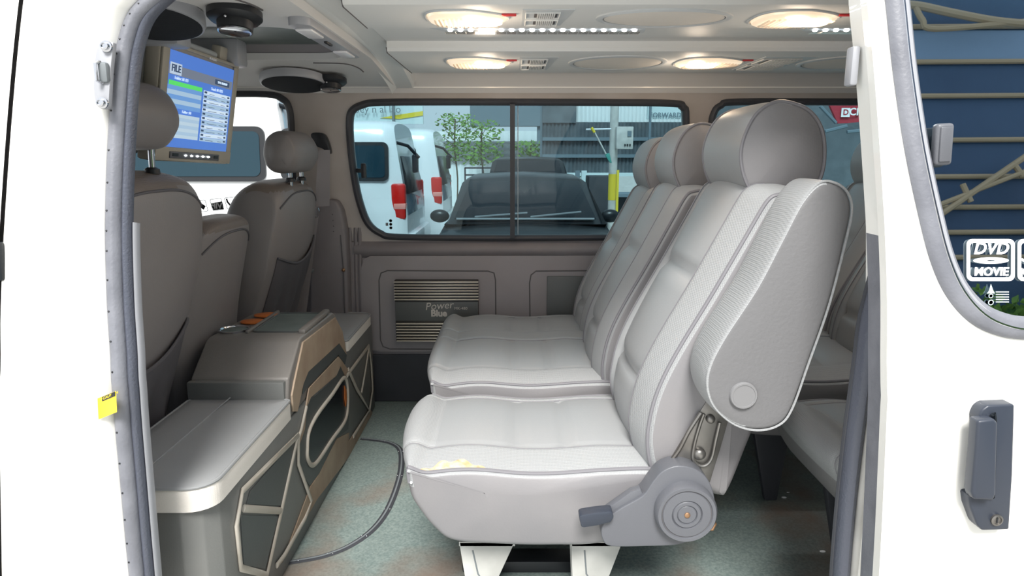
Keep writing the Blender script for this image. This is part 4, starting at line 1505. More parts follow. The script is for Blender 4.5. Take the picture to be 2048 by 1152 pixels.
# floor hatch trim
zf = fz(FLOOR)
hp = [WZ(px, py, FLOOR) for px, py in ((560, 1128), (600, 1122), (650, 1112), (700, 1092), (745, 1060), (775, 1020), (795, 970), (803, 930), (800, 900), (780, 886), (745, 880), (722, 878))]
P = crom(hp, 5)
mb = MB().use('walldk').tube([p + Vector((0, 0, .001)) for p in P], 0, 8, flat=(.0025, .010), up=(0, 0, 1))
mb.use('greymetal').tube([p + Vector((0, 0, .004)) for p in P], 0, 6, flat=(.0012, .0028), up=(0, 0, 1))
hatch = mb.build('floor_hatch_trim', angle=60)
tag(hatch, 'curved dark rubber edging with rivets on the speckled floor', 'floor trim')
mb = MB().use('chrome')
for k in range(4, len(P), 7): mb.sphere(P[k] + Vector((.007, 0, .003)), .0025, 5); mb.sphere(P[k] + Vector((-.007, 0, .003)), .0025, 5)
mb.build('rivet', hatch)
for i, (px, py) in enumerate(((1568, 996), (1576, 986), (1645, 1104), (1512, 872))):
    q = WZ(px, py, FLOOR)
    mb = MB().use('sticker').sphere(q + Vector((0, 0, .002)), .006 if i in (0, 2) else .0035, 5, (1.3, .8, .35))
    tag(mb.build('paper_scrap'), 'tiny white paper scrap on the floor between the seat rows', 'scrap', 'white scraps on the van floor')

# ------------------------------------------------------------------ amplifier on the side panel
a, b_ = W(790, 559, 2.62), W(958, 681, 2.62)
t = thing('amplifier', 'black car amplifier with silver fins mounted on the far side panel', 'amplifier', ((a.x + b_.x) / 2, 2.62, b_.z))
x0, x1, z1_, z0_ = a.x, b_.x, a.z, b_.z
MB().use('ampblack').box((x0, 2.600, z0_), (x1, 2.629, z1_), .003).build('case', t)
H = z1_ - z0_
mb = MB().use('gold')
for k in range(7):
    z = z1_ - H * (.022 + .047 * k)
    mb.box((x0 - .001, 2.590, z - H * .007), (x1 + .001, 2.602, z + H * .007), .001)
    z = z0_ + H * (.022 + .047 * k)
    mb.box((x0 + .003, 2.590, z - H * .007), (x1 + .001, 2.602, z + H * .007), .001)
mb.build('fin', t)
MB().use('condark').box((x0 + .001, 2.594, z0_ + H * .35), (x1 - .001, 2.601, z1_ - H * .34), .002).build('name_plate', t)
cx = W(878, 620, 2.6).x
text('brand_script', 'Power', .042, (cx, 2.593, W(878, 612, 2.593).z), (1, 0, .08), (-.15, 0, 1), 'silvertext', t, shear=.3)
text('brand_text', 'Blue', .036, (cx, 2.593, W(878, 627, 2.593).z), (1, 0, 0), (0, 0, 1), 'silvertext', t, bold=.0015)
text('model_number', 'MK-480', .016, (W(922, 620, 2.6).x, 2.593, W(920, 617, 2.593).z), (1, 0, 0), (0, 0, 1), 'silvertext', t)

# ------------------------------------------------------------------ open sliding door (right)
OFF = -.075
yd = lambda z: y_near(z) + OFF


def d3(x, z, off=0): return Vector((x, yd(z - CZ) + off, z))


wd = [WP(px, py, yd) for px, py in ((1796, -40), (1802, 30), (1815, 150), (1838, 300), (1868, 440), (1890, 520), (1918, 580), (1958, 625), (2005, 648), (2060, 656), (2200, 660), (2500, 660), (2640, 640), (2700, 560), (2720, 300), (2700, 60), (2640, -75), (2500, -95), (2100, -100), (1850, -95), (1808, -80))]
wd = crom(wd, 4, True)
wo = [(p.x, p.z) for p in wd]
pdl = []
for px, py in ((1712, -60), (1712, 0), (1724, 120), (1735, 260), (1743, 380), (1748, 470), (1752, 600), (1752, 760), (1748, 900), (1742, 1040), (1736, 1152), (1732, 1230)):
    q = WP(px, py, lambda z: yd(z) + .03); pdl.append(q)
# straight-ish leading edge of the door
outer = [(q.x, q.z) for q in crom(pdl, 3)]
outer = outer + [(1.62, outer[-1][1]), (1.62, outer[0][1])]
t = thing('door_1', None, None, (1.05, .92, fz(-1.1)), kind='structure')
cuts = [fz(-.34 + k * .08) for k in range(8)] + [fz(-.75), fz(-.9)]
plate('door_skin', outer, [wo], lambda x, z: d3(x, z), (0, .018, 0), 'white', t, cuts=cuts)
mb = MB().use('sealgrey')
edge_r = crom(pdl, 3)
lower = [q for q in edge_r if q.z < W(1745, 455, .95).z]
for q in lower: pass
mb.poly([v for q in lower for v in (Vector((q.x + .002, yd(q.z - CZ) + .012, q.z)), Vector((q.x + .004, yd(q.z - CZ) + .060, q.z)))], [(2 * i, 2 * i + 1, 2 * i + 3, 2 * i + 2) for i in range(len(lower) - 1)])
mb.use('white')
up_r = [q for q in edge_r if q.z >= lower[0].z]
mb.poly([v for q in up_r for v in (Vector((q.x + .002, yd(q.z - CZ) + .012, q.z)), Vector((q.x + .004, yd(q.z - CZ) + .060, q.z)))], [(2 * i, 2 * i + 1, 2 * i + 3, 2 * i + 2) for i in range(len(up_r) - 1)])
mb.build('door_edge', t)
mb = MB().use('sealgrey').tube([p + Vector((-.004, -.002, 0)) for p in wd], 0, 12, True, flat=(.010, .017), up=(0, 1, 0))
mb.use('chrome').tube([p + Vector((.0, -.011, 0)) for p in wd], .0022, 6, True)
cen = sum(wd, Vector()) / len(wd)
mb.use('plasticlt').tube([cen + (p - cen) * .982 + Vector((0, -.009, 0)) for p in wd], 0, 8, True, flat=(.003, .004), up=(0, 1, 0))
mb.build('window_seal', t)
plate('pane', wo, [], lambda x, z: d3(x, z, .006), (0, .004, 0), 'doorglass', t, cuts=cuts)
# small handle inside the window
c = WP(1886, 289, lambda z: yd(z) - .008)
R = Matrix.Rotation(-.05, 3, 'Y')
mb = MB().use('plastic').box(c - Vector((.0125, .005, .029)), c + Vector((.0125, .010, .029)), .005, 3, R=R)
mb.box(c - Vector((.0085, .008, .024)), c + Vector((.0085, -.003, .024)), .002, 2, R=R)
mb.build('window_catch', t)
# outer handle
yh = lambda z: yd(z) - .02
hpts = [WP(px, py, yh) for px, py in ((1957, 835), (1964, 820), (1976, 811), (2030, 809), (2029, 850), (2026, 950), (2019, 1060), (1965, 1062), (1955, 1052), (1941, 1015), (1938, 992), (1952, 990), (1958, 845))]
mb = MB().use('handle').prism(hpts, (0, .024, 0), .003)
hd = mb.build('door_handle', t, angle=45)
gp = [WP(px, py, lambda z: yd(z) - .036) for px, py in ((1956, 842), (1990, 838), (1997, 846), (1993, 990), (1988, 1002), (1948, 1000), (1944, 985), (1952, 900))]
mb = MB().use('handle').prism(gp, (0, .02, 0), .005, 3)
mb.use('ink').tube(crom([p + Vector((.004, .012, 0)) for p in gp[1:7]], 3), .0022, 6)
mb.build('grip', hd, angle=45)
c = WP(1992, 1039, lambda z: yd(z) - .020)
mb = MB().use('steel').lathe([(.0085, .004), (.0085, -.003), (.006, -.004), (.0055, -.002), (.0005, -.002)], c, (0, 1, 0), 20)
mb.use('black').box(c + Vector((-.001, -.003, -.004)), c + Vector((.001, -.0022, .004)))
mb.build('lock', hd)
# bright catch on the door edge
c = Vector((edge_r[0].x + .006, yd(.1) + .05, W(1722, 125, 1.0).z))
mb = MB().use('plasticlt').box(c - Vector((.010, .01, .028)), c + Vector((.002, .012, .028)), .004)
mb.build('edge_catch', t)

# stickers on the door glass
ys = lambda z: yd(z) + .003


def vinyl_sign(x0p, y0p, x1p, y1p, name, label):
    a = WP(x0p, y0p, ys); b = WP(x1p, y1p, ys)
    t = thing(name, label, 'sticker', ((a.x + b.x) / 2, a.y, b.z))
    o = rrect(a.x, b.x, b.z, a.z, .008, 5)
    wdt = (b.x - a.x) * .075
    i_ = rrect(a.x + wdt, b.x - wdt, b.z + wdt, a.z - wdt, .005, 5)
    plate('border', o, [i_], lambda x, z: Vector((x, ys(z - CZ) - .0006, z)), (0, .0008, 0), 'sticker', t)
    return t, a, b


st, a, b = vinyl_sign(1933, 478, 2029, 562, 'window_sticker', 'white square disc movie sticker on the right door window')
sr = (1, 0, 0); su = Vector((0, .19, 1)).normalized()
w = b.x - a.x; cxm = (a.x + b.x) / 2


def sp3(px, py): return WP(px, py, lambda z: ys(z) - .0012)


text('dvd_text', 'DVD', .0235, sp3(1981, 498), sr, su, 'sticker', st, bold=.0005, shear=.25)
text('movie_text', 'MOVIE', .0165, sp3(1982, 544), sr, su, 'sticker', st, bold=.00055, shear=.1)
c = sp3(1982, 521)
mb = MB().use('sticker')
n = 40
vs = [c + Vector((.0255 * math.cos(2 * PI * k / n), 0, .0048 * math.sin(2 * PI * k / n))) for k in range(n)] + [c + Vector((.006 * math.cos(2 * PI * k / n), 0, .0009 * math.sin(2 * PI * k / n))) for k in range(n)]
mb.poly(vs, [(k, (k + 1) % n, n + (k + 1) % n, n + k) for k in range(n)])
mb.build('disc_logo', st, smooth=False)
st2, a, b = vinyl_sign(2035, 478, 2131, 562, 'window_sticker', 'white bordered sticker cut off at the right edge of the photo')
mb = MB().use('sticker').prism([sp3(2044, 516), sp3(2060, 526), sp3(2060, 530), sp3(2044, 522)], (0, .0006, 0))
mb.build('stroke', st2, smooth=False)
text('letters', 'K', .015, sp3(2047, 545), sr, su, 'sticker', st2, bold=.0006)
t_ = thing('glass_marking', 'tiny pale glass maker marks below the square sticker', 'marking', sp3(1990, 600))
mb = MB().use('paleblue')
for k in range(5):
    q = sp3(1992, 583 + k * 5); r_ = sp3(2018, 585 + k * 5)
    mb.prism([q, Vector((r_.x, q.y, q.z)), Vector((r_.x, r_.y, r_.z)), Vector((q.x, r_.y, r_.z))], (0, .0005, 0))
mb.build('line', t_, smooth=False)
mb = MB().use('paleblue')
for py, r0 in ((592, .0032), (605, .0040)):
    q = sp3(1982, py); mb.lathe([(r0, 0), (r0, .0006), (r0 * .7, .0006), (r0 * .7, 0)], q, (0, 1, 0), 20)
mb.prism([sp3(1982, 568), sp3(1987, 582), sp3(1990, 587), sp3(1974, 587), sp3(1978, 582)], (0, .0005, 0))
mb.build('emblem', t_, smooth=False)

# ------------------------------------------------------------------ striker and caution label on the near pillar
yb = lambda z: y_near(z) + .004
t = thing('door_striker', 'silver door striker plate with two bolts on the white pillar', 'striker', WP(205, 215, yb))
sp_ = [WP(px, py, lambda z: y_near(z) - .002) for px, py in ((198, 88), (206, 82), (224, 84), (226, 92), (221, 140), (217, 205), (214, 216), (203, 218), (194, 210), (188, 190), (187, 150), (191, 110))]
MB().use('plasticlt').prism(crom(sp_, 3, True), (0, .010, 0), .002).build('plate', t)
c = WP(207, 145, lambda z: y_near(z) - .007)
MB().use('greymetal').box(c - Vector((.007, .004, .015)), c + Vector((.007, .008, .015)), .004).build('block', t)
MB().use('chrome').tube([c + Vector((-.004, .0, -.015)), c + Vector((-.006, -.010, -.012)), c + Vector((-.006, -.010, .012)), c + Vector((-.004, .0, .015))], .003, 8).build('catch_bar', t)
for px, py in ((214, 93), (206, 206)):
    c = WP(px, py, lambda z: y_near(z) - .004)
    MB().use('chrome').lathe([(.0085, .0), (.0085, -.003), (.006, -.0035), (.006, -.009), (.004, -.0095), (.0035, -.007), (.0003, -.007)], c, (0, 1, 0), 18).build('bolt', t)
q = [WP(px, py, lambda z: y_near(z) + .0) for px, py in ((195, 797), (231, 781), (234, 826), (197, 839))]


def lab(px, py, d=-.0015):
    # the label follows the turned-in edge of the pillar skin
    p = WP(px, py, y_near); z = p.z
    xa, xb = x_at(seam, z), x_at(edge, z)
    for _ in range(6):
        u = (p.x - xa) / (xb - xa)
        off = .035 * max(0, (u - .78) / .22) ** 2
        p = WP(px, py, lambda zz: y_near(zz) + off + d)
    return p


t = thing('caution_label', 'small yellow caution label on the white pillar beside the door rubber', 'label', q[3])
mb = MB().use('warn')
mb.grid(lambda u, v: lab(195 + 37 * u + 2 * v, 797 - 15 * u + 42 * v), 8, 4)
mb.build('label_sheet', t)
mb = MB().use('stickerblack')
mb.grid(lambda u, v: lab(204 + 26 * u, 794 - 11 * u + 9 * v, -.0025), 6, 1)
mb.build('header', t)
text('caution_text', 'CAUTION', .0052, lab(221, 791, -.0035), (1, .25, .40), (0, 0, 1), 'warn', t)

# white icon stickers along the far front window
icons = [(402, 412, 'axe'), (434, 409, 'VIP'), (463, 406, 'pipe'), (488, 403, 'mic')]
for px, py, k in icons:
    p = WP(px, py, lambda z: y_far(z) + .024)
    t = thing('window_sticker', {'axe': 'small framed sticker with crossed black shapes, leftmost on the far front window', 'VIP': 'small mirrored VIP sticker on the far front window', 'pipe': 'small framed sticker with a bent black stroke, right of the VIP sticker', 'mic': 'small framed microphone sticker, rightmost on the far front window'}[k], 'sticker', p, 'icon stickers on the far front window')
    tl = .10
    r_ = Vector((math.cos(tl), 0, math.sin(tl))); u_ = Vector((-math.sin(tl), -.19, math.cos(tl)))
    s = .023
    o = rrect(-s, s, -s, s, .006, 4); i_ = rrect(-s * .92, s * .92, -s * .92, s * .92, .005, 4)
    plate('border', o, [i_], lambda x, z: p + r_ * x + u_ * z, (0, -.0006, 0), 'greymetal', t)
    g = lambda l: [p + r_ * (x * s) + u_ * (z * s) + Vector((0, -.001, 0)) for x, z in l]
    if k == 'VIP':
        mb = MB().use('stickerblack').prism(g([(-.95, .3), (.95, .45), (.9, -.9), (-.85, -.9)]), (0, -.0004, 0)); mb.build('patch', t, smooth=False)
        text('letters', 'VIP', .030, p + Vector((0, -.0025, -.006)), (-1, 0, 0), (0, 0, 1), 'sticker', t, bold=.001)
    elif k == 'axe':
        mb = MB().use('stickerblack').prism(g([(-.2, -.2), (.3, .4), (.8, -.1), (.3, -.7)]), (0, -.0004, 0))
        mb.prism(g([(-.9, -.7), (-.6, -.8), (-.1, .6), (-.3, .6)]), (0, -.0004, 0)); mb.build('icon', t, smooth=False)
    elif k == 'pipe':
        mb = MB().use('stickerblack').prism(g([(-.75, .8), (-.5, .8), (-.45, .3), (.1, -.7), (-.2, -.8), (-.75, .2)]), (0, -.0004, 0)); mb.build('icon', t, smooth=False)
    else:
        mb = MB().use('stickerblack').prism(g([(-.75, .75), (-.45, .8), (-.1, .35), (.6, -.3), (-.3, .0), (-.8, .4)]), (0, -.0004, 0)); mb.build('icon', t, smooth=False)

# ------------------------------------------------------------------ OUTSIDE, seen through the windows
def outside_van(x_rear, y0, length, width, zt, label, win, lamp=True, ladder=False):
    """a parked van, rear end at x_rear facing +x, near side at y0"""
    t = thing('parked_van', label, 'van', (x_rear - length / 2, y0 + width / 2, 0))
    H = CZ + zt
    sec = [(0, .35), (0, .9), (.01, 1.05), (.05, H - .45), (.11, H - .14), (.20, H - .04), (.42, H), (width / 2, H + .02)]
    sec = sec + [(width - a, b) for a, b in reversed(sec[:-1])]
    S = crom([(0, a, b) for a, b in sec], 3)
    n = len(S)
    vs = []; fs = []
    cols = [(-length, .55), (-length + .25, .72), (-length + .9, .93), (-length + 1.4, 1), (-.35, 1), (-.15, .993), (-.05, .975), (0, .93)]
    cy = width / 2
    for (x, k) in cols:
        for p in S:
            zz = .35 + (p.z - .35) * (k if x < -2 else 1 - (1 - k) * .35)
            tilt = 0
            vs.append(Vector((x_rear + x - (.16 * max(0, (zz - 1.0)) if x > -.4 else 0), y0 + cy + (p.y - cy) * (k if x > -.4 else max(k, .9)), zz)))
    for i in range(len(cols) - 1):
        fs += [(i * n + k, i * n + k + 1, (i + 1) * n + k + 1, (i + 1) * n + k) for k in range(n - 1)]
    fs += [tuple(range(n)), tuple(range((len(cols) - 1) * n, len(cols) * n))]
    mb = MB().use('whitevan').poly(vs, fs)
    mb.build('body', t, angle=35)
    for (xa, xb, za, zb) in win:
        o = rrect(xa, xb, fz(za), fz(zb), .07, 5)
        tl = lambda z: y0 + .012 + max(0, z - 1.05) * .072
        MB().use('black').prism([(x, tl(z) - .030, z) for x, z in o], (0, .04, 0)).build('window_frame', t)
        o2 = rrect(xa + .04, xb - .04, fz(za) + .04, fz(zb) - .04, .05, 5)
        w_ = MB().use('vanglass').prism([(x, tl(z) - .036, z) for x, z in o2], (0, .01, 0)).build('side_window', t)
    # rear: shaded tailgate, window, bumper
    xr = x_rear - .02
    MB().use('vanrear').prism([(xr, y0 + .14, .9), (xr - .02, y0 + .16, 1.05), (xr - .17, y0 + .24, H - .16), (xr - .17, y0 + width - .24, H - .16), (xr - .02, y0 + width - .16, 1.05), (xr, y0 + width - .14, .9)], (.03, 0, 0), .01).build('tailgate', t)
    MB().use('ink').prism([(xr, y0 + .22, 1.15), (xr - .10, y0 + .27, H - .42), (xr - .10, y0 + width - .27, H - .42), (xr, y0 + width - .22, 1.15)], (.035, 0, 0), .01).build('rear_window', t)
    MB().use('whitevan').box((xr - .2, y0 + .03, .38), (xr + .10, y0 + width - .03, .68), .05).build('bumper', t)
    for s in (0, 1):
        yy = y0 + (.03 if s == 0 else width - .13)
        mb = MB().use('tail').box((xr - .16, yy - .02, .86), (xr + .01, yy + .10, 1.28), .03)
        mb.use('taildk').box((xr - .13, yy - .024, .98), (xr + .014, yy + .10, 1.05), .01)
        mb.build('tail_lamp', t)
    for yy in (y0 + .02, y0 + width - .24):
        for xx in (x_rear - .9, x_rear - length + .9):
            MB().use('black').lathe([(.30, 0), (.32, .04), (.32, .18), (.30, .22)], (xx, yy, .33), (0, 1, 0), 24).build('wheel', t)
    # rear mirror arm
    mb = MB().use('ink').tube([(xr - .16, y0 + .20, H - .25), (xr + .02, y0 + .26, H - .30), (xr + .14, y0 + .34, H - .44)], .02, 8)
    mb.box((xr + .06, y0 + .28, H - .62), (xr + .12, y0 + .46, H - .40), .02)
    mb.build('rear_mirror', t)
    return t


XA = W(812, 400, 8.0).x
outside_van(XA, 8.0, 4.8, 1.75, .42, 'white van seen through the sliding window, nearest, with red tail lamp', [(W(640, 300, 8.03).x, W(776, 300, 8.03).x, W(770, 362, 8.03).z - CZ, W(770, 284, 8.03).z - CZ), (-5.2, -3.6, -.29, .14)])
XB = W(885, 400, 10.6).x
outside_van(XB, 10.6, 4.8, 1.75, .42, 'second silver-white van behind the nearest one, beyond the sliding window', [(XB - 1.6, XB - .4, -.28, .14)])
wc = [(W(250, 300, 5.5).x, W(527, 300, 5.5).x, W(400, 363, 5.5).z - CZ, W(400, 252, 5.5).z - CZ), (W(557, 300, 5.5).x, W(640, 300, 5.5).x, W(400, 363, 5.5).z - CZ, W(400, 256, 5.5).z - CZ)]
outside_van(-1.74, 5.5, 5.0, 1.75, .66, 'tall white van parked outside the far front window, behind the monitor', wc)
p = W(497, 352, 5.44)


def outside_car(cx, y0, label, zt, pale=False):
    t = thing('parked_car', label, 'car', (cx, y0 + 1.9, 0))
    # cross-sections across x at several y : (y, half width, z bottom, z top, top half width)
    H = CZ + zt
    # lower body
    rows = [(0, .70, .30, .62), (.06, .80, .25, .72), (.5, .86, .22, .84), (1.0, .88, .22, .92), (1.3, .88, .22, .95), (3.2, .88, .22, .97), (3.9, .86, .25, .95), (4.2, .76, .3, .8)]
    vs = []; fs = []; n = 0
    for y, hw, zb, zt_ in rows:
        ring = [(-hw, zb), (-hw, zt_ - .15), (-hw + .07, zt_ - .03), (-hw * .5, zt_), (0, zt_ + .012), (hw * .5, zt_), (hw - .07, zt_ - .03), (hw, zt_ - .15), (hw, zb)]
        n = len(ring)
        vs += [Vector((cx + a, y0 + y, b)) for a, b in ring]
    for i in range(len(rows) - 1): fs += [(i * n + k, i * n + (k + 1) % n, (i + 1) * n + (k + 1) % n, (i + 1) * n + k) for k in range(n)]
    fs += [tuple(range(n)), tuple(range((len(rows) - 1) * n, len(rows) * n))]
    MB().use('carblack').poly(vs, fs).build('body', t, angle=50)
    # cabin
    rows = [(1.15, .76, .94, .95), (1.75, .64, .94, H - .04), (2.05, .60, .94, H), (2.9, .60, .94, H - .01), (3.6, .66, .94, 1.02)]
    vs = []; fs = []
    for y, hw, zb, zt_ in rows:
        ring = [(-.80, zb), (-hw - .02, zt_ - .05), (-hw + .06, zt_ - .01), (0, zt_ + .015), (hw - .06, zt_ - .01), (hw + .02, zt_ - .05), (.80, zb)]
        n = len(ring)
        vs += [Vector((cx + a, y0 + y, b)) for a, b in ring]
    for i in range(len(rows) - 1): fs += [(i * n + k, i * n + (k + 1) % n, (i + 1) * n + (k + 1) % n, (i + 1) * n + k) for k in range(n)]
    fs += [tuple(range(n)), tuple(range((len(rows) - 1) * n, len(rows) * n))]
    MB().use('carblack').poly(vs, fs).build('cabin', t, angle=35)
    wsx = [(-.70, 1.20, .985), (.70, 1.20, .985), (.57, 1.73, H - .075), (-.57, 1.73, H - .075)]
    ws = MB().use('ink' if not pale else 'vanglass').prism([(cx + a, y0 + b - .02, c) for a, b, c in wsx], (0, -.01, .008), .004).build('windscreen', t)
    mb = MB().use('greymetal')
    mb.tube([(cx - .68, y0 + 1.16, .99), (cx + .68, y0 + 1.16, .99)], .012, 8)
    mb.tube([(cx - .5, y0 + 1.17, 1.01), (cx + .02, y0 + 1.17, 1.05)], .010, 6); mb.tube([(cx + .05, y0 + 1.17, 1.01), (cx + .55, y0 + 1.17, 1.06)], .010, 6)
    mb.build('wiper', t)
    for s in (-1, 1):
        mb = MB().use('carblack').sphere((cx + s * .87, y0 + 1.40, 1.0), .09, 10, (1.1, .6, .75)); mb.build('wing_mirror', t)
        mb = MB().use('ledbase').sphere((cx + s * .64, y0 + .10, .66), .14, 10, (1, .4, .5)); mb.build('headlamp', t)
        for yy in (.75, 3.3):
            MB().use('black').lathe([(.27, 0), (.29, .03), (.29, .17), (.27, .2)], (cx + s * .78 - .1, y0 + yy, .30), (1, 0, 0), 20).build('wheel', t)
    return t


outside_car(W(1050, 400, 6.9).x, 5.5, 'dark car facing the van, seen through the sliding window, nearer one', -.19)
outside_car(W(1055, 330, 13).x, 11.0, 'second dark car parked behind the nearer dark car', -.02)


# shed walls and roofs behind
def corr(name, x0, x1, z0, z1, y, m, label, cat='wall', pitch=.09, amp=.02):
    n = int((x1 - x0) / pitch) * 4
    vs = []
    for i in range(n + 1):
        x = x0 + (x1 - x0) * i / n
        yy = y + amp * math.sin(2 * PI * i / 4)
        vs += [Vector((x, yy, z0)), Vector((x, yy, z1))]
    o = MB().use(m).poly(vs, [(2 * i, 2 * i + 1, 2 * i + 3, 2 * i + 2) for i in range(n)]).build(name)
    return tag(o, label, cat)


YB = 16.5
A_ = W(1085, 246, YB); B_ = W(1420, 346, YB)
shed = thing('shed', 'open workshop shed with a dark corrugated wall behind the dark cars', 'shed', (A_.x + 2, YB, 0))


def corr(name, x0, x1, z0, z1, y, m, parent, pitch=.09, amp=.02):
    n = int((x1 - x0) / pitch) * 4
    vs = []
    for i in range(n + 1):
        x = x0 + (x1 - x0) * i / n
        yy = y + amp * math.sin(2 * PI * i / 4)
        vs += [Vector((x, yy, z0)), Vector((x, yy, z1))]
    return MB().use(m).poly(vs, [(2 * i, 2 * i + 1, 2 * i + 3, 2 * i + 2) for i in range(n)]).build(name, parent)


corr('corrugated_wall', A_.x, B_.x + 2.2, B_.z, A_.z + .02, YB, 'corr', shed)
q1, q2 = W(1150, 205, YB + .1), W(1372, 245, YB + .1)
corr('clear_roof_sheet', q1.x, q2.x + .1, q2.z - .02, q1.z + .6, YB + .1, 'corrwhite', shed)
for px in (1085, 1172, 1300):
    p = W(px, 225, YB + .1); MB().use('bluegrey').box((p.x - .05, YB + .12, 0 if px != 1172 else p.z - .45), (p.x + .05, YB + .2, p.z + .9)).build('shed_post', shed, smooth=False)
for py in (278, 312, 349):
    p = W(1200, py, YB - .1); MB().use('bluegrey' if py < 340 else 'paleblue').box((A_.x, YB - .10, p.z - .04), (B_.x + 2.2, YB - .02, p.z + .04)).build('shed_rail', shed, smooth=False)
MB().use('corr').box((W(1085, 230, YB).x, YB - .05, W(1085, 244, YB).z - .02), (W(1152, 230, YB).x, YB + .1, W(1085, 150, YB).z)).build('roof_panel', shed, smooth=False)
a, b = W(860, 232, 22), W(1100, 335, 22)
fen = thing('metal_fence', 'tall white ribbed fence with grey rails far behind the cars', 'fence', (a.x + 2, 22, 0))
corr('fence_sheet', a.x - 2, W(1240, 300, 22).x, 0, W(900, 262, 22).z, 22, 'corrwhite', fen, .25, .03)
for py in (285, 298, 310, 320):
    p = W(900, py, 21.8); MB().use('greymetal').box((a.x - 1, 21.88, p.z - .04), (W(1230, 300, 21.8).x, 21.98, p.z + .04)).build('fence_rail', fen, smooth=False)
# dark building slab behind / roof over the yard
mb = MB().use('bluegrey').box((W(940, 230, 20).x, 20, W(940, 252, 20).z), (W(1100, 230, 20).x, 20.5, W(940, 180, 20).z))
mb.box((W(1075, 230, 20).x, 20.1, 0), (W(1083, 230, 20).x, 20.4, W(940, 250, 20).z))
tag(mb.build('roof_beam', smooth=False), 'blue-grey roof beam above the far fence, left of the corrugated wall', 'beam')
# signboard at the left
t = thing('signboard', 'pale green and yellow signboard with faded lettering above the nearest van', 'sign', W(780, 225, 18))
p0, p1, p2 = W(690, 240, 18), W(846, 230, 18), W(846, 170, 18)
MB().use('paleblue').box((p0.x - 1, 18, p0.z - .1), (p1.x, 18.08, p2.z)).build('board', t, smooth=False)
MB().use('yellow').prism([W(760, 236, 17.98), W(800, 229, 17.98), W(846, 222, 17.98), W(846, 231, 17.98), W(800, 238, 17.98)], (0, .01, 0)).build('yellow_swoosh', t, smooth=False)
MB().use('greymetal').box((W(786, 200, 17.95).x - .03, 17.9, 0), (W(786, 200, 17.95).x + .03, 17.97, p2.z)).build('post', t, smooth=False)
text('lettering', 'no bey n al lao', .26, W(742, 219, 17.9), (1, 0, 0), (0, 0, 1), 'greymetal', t)
# blue sign FORWARD
t = thing('hanging_sign', 'pale blue sign reading FORWARD at the top right of the sliding window', 'sign', W(1335, 235, 13.5))
a, b = W(1296, 190, 13.5), W(1400, 238, 13.5)
MB().use('paleblue').box((a.x, 13.5, b.z), (b.x, 13.56, a.z)).build('board', t, smooth=False)
text('sign_text', 'FORWARD 2', .125, W(1336, 230.5, 13.47), (1, 0, 0), (0, 0, 1), 'bluegrey', t, bold=.002)
MB().use('bluegrey').box((W(1303, 200, 13.4).x - .02, 13.44, 0), (W(1303, 200, 13.4).x + .02, 13.49, a.z)).build('post', t, smooth=False)
# concrete post with electric box and mop
a = W(1227, 300, 9)
t = thing('painted_post', 'white and yellow painted post right of the dark cars', 'post', (a.x, 9, 0))
MB().use('legpaint').lathe([(.055, 0), (.055, 3.4)], (a.x, 9, 0), (0, 0, 1), 20).build('shaft', t)
MB().use('yellow').lathe([(.057, W(1227, 400, 9).z), (.057, W(1227, 348, 9).z)], (a.x, 9, 0), (0, 0, 1), 20).build('yellow_band', t)
MB().use('yellow').box((W(1234, 400, 8.9).x - .015, 8.88, W(1234, 440, 8.9).z), (W(1234, 400, 8.9).x + .015, 8.92, W(1234, 340, 8.9).z)).build('side_rod', t, smooth=False)
a, b = W(1234, 253, 8.8), W(1266, 298, 8.8)
t = thing('electric_box', 'cream electric meter box fixed beside the painted post', 'electric box', (a.x + .1, 8.8, b.z))
MB().use('legpaint').box((a.x, 8.8, b.z), (b.x, 8.94, a.z), .008).build('housing', t)
mb = MB().use('bluegrey').box((W(1255, 262, 8.8).x, 8.79, W(1255, 273, 8.8).z), (W(1263, 262, 8.8).x, 8.80, W(1255, 262, 8.8).z)); mb.build('meter_window', t, smooth=False)
for px in (1250, 1255, 1260):
    p = W(px, 290, 8.79); MB().use('black').box(p - Vector((.01, .004, .012)), p + Vector((.01, .004, .012))).build('switch', t, smooth=False)
t = thing('squeegee', 'teal squeegee with white and yellow handle leaning on the post', 'squeegee', W(1215, 325, 8.8))
MB().use('legpaint').tube([W(1188, 262, 8.8), W(1212, 308, 8.8)], .010, 8).build('handle', t)
MB().use('yellow').tube([W(1183, 255, 8.8), W(1189, 265, 8.8)], .018, 8).build('yellow_joint', t)
MB().use('teal').prism([W(1209, 308, 8.8), W(1219, 306, 8.8), W(1224, 326, 8.8), W(1220, 326, 8.8)], (0, .03, 0), .004).build('head', t)
mb = MB().use('ledbase').tube([W(1172, 259, 8.85), W(1222, 258, 8.85)], .012, 8)
tag(mb.build('wall_bracket'), 'thin white horizontal bar holding the squeegee', 'bracket')
# railing, dark stall and posts
mb = MB().use('seal')
for py in (336, 350): p = W(900, py, 16); mb.box((W(930, py, 16).x, 16, p.z - .02), (W(1000, py, 16).x, 16.04, p.z + .02))
for px in (930, 965, 1000): p = W(px, 340, 16); mb.box((p.x - .02, 16, 0), (p.x + .02, 16.04, p.z + .06))
tag(mb.build('railing', smooth=False), 'thin dark railing left of the second dark car', 'railing')
a, b = W(1178, 352, 13), W(1222, 480, 13)
mb = MB().use('walldk').box((a.x, 13, 0), (b.x, 13.6, a.z), .02)
tag(mb.build('cabinet'), 'dark upright cabinet left of the painted post', 'cabinet')
a, b = W(1238, 352, 11), W(1420, 480, 11)
mb = MB().use('walldk').box((a.x, 11.6, 0), (b.x + 1.5, 11.9, a.z - .35))
mb.use('bluegrey').box((a.x, 11.2, a.z - .35), (b.x + 1.5, 11.9, a.z - .3)); mb.box((a.x, 11.2, a.z - .9), (b.x + 1.5, 11.9, a.z - .85))
tag(mb.build('workbench', smooth=False), 'dark workshop shelving right of the painted post', 'shelving')
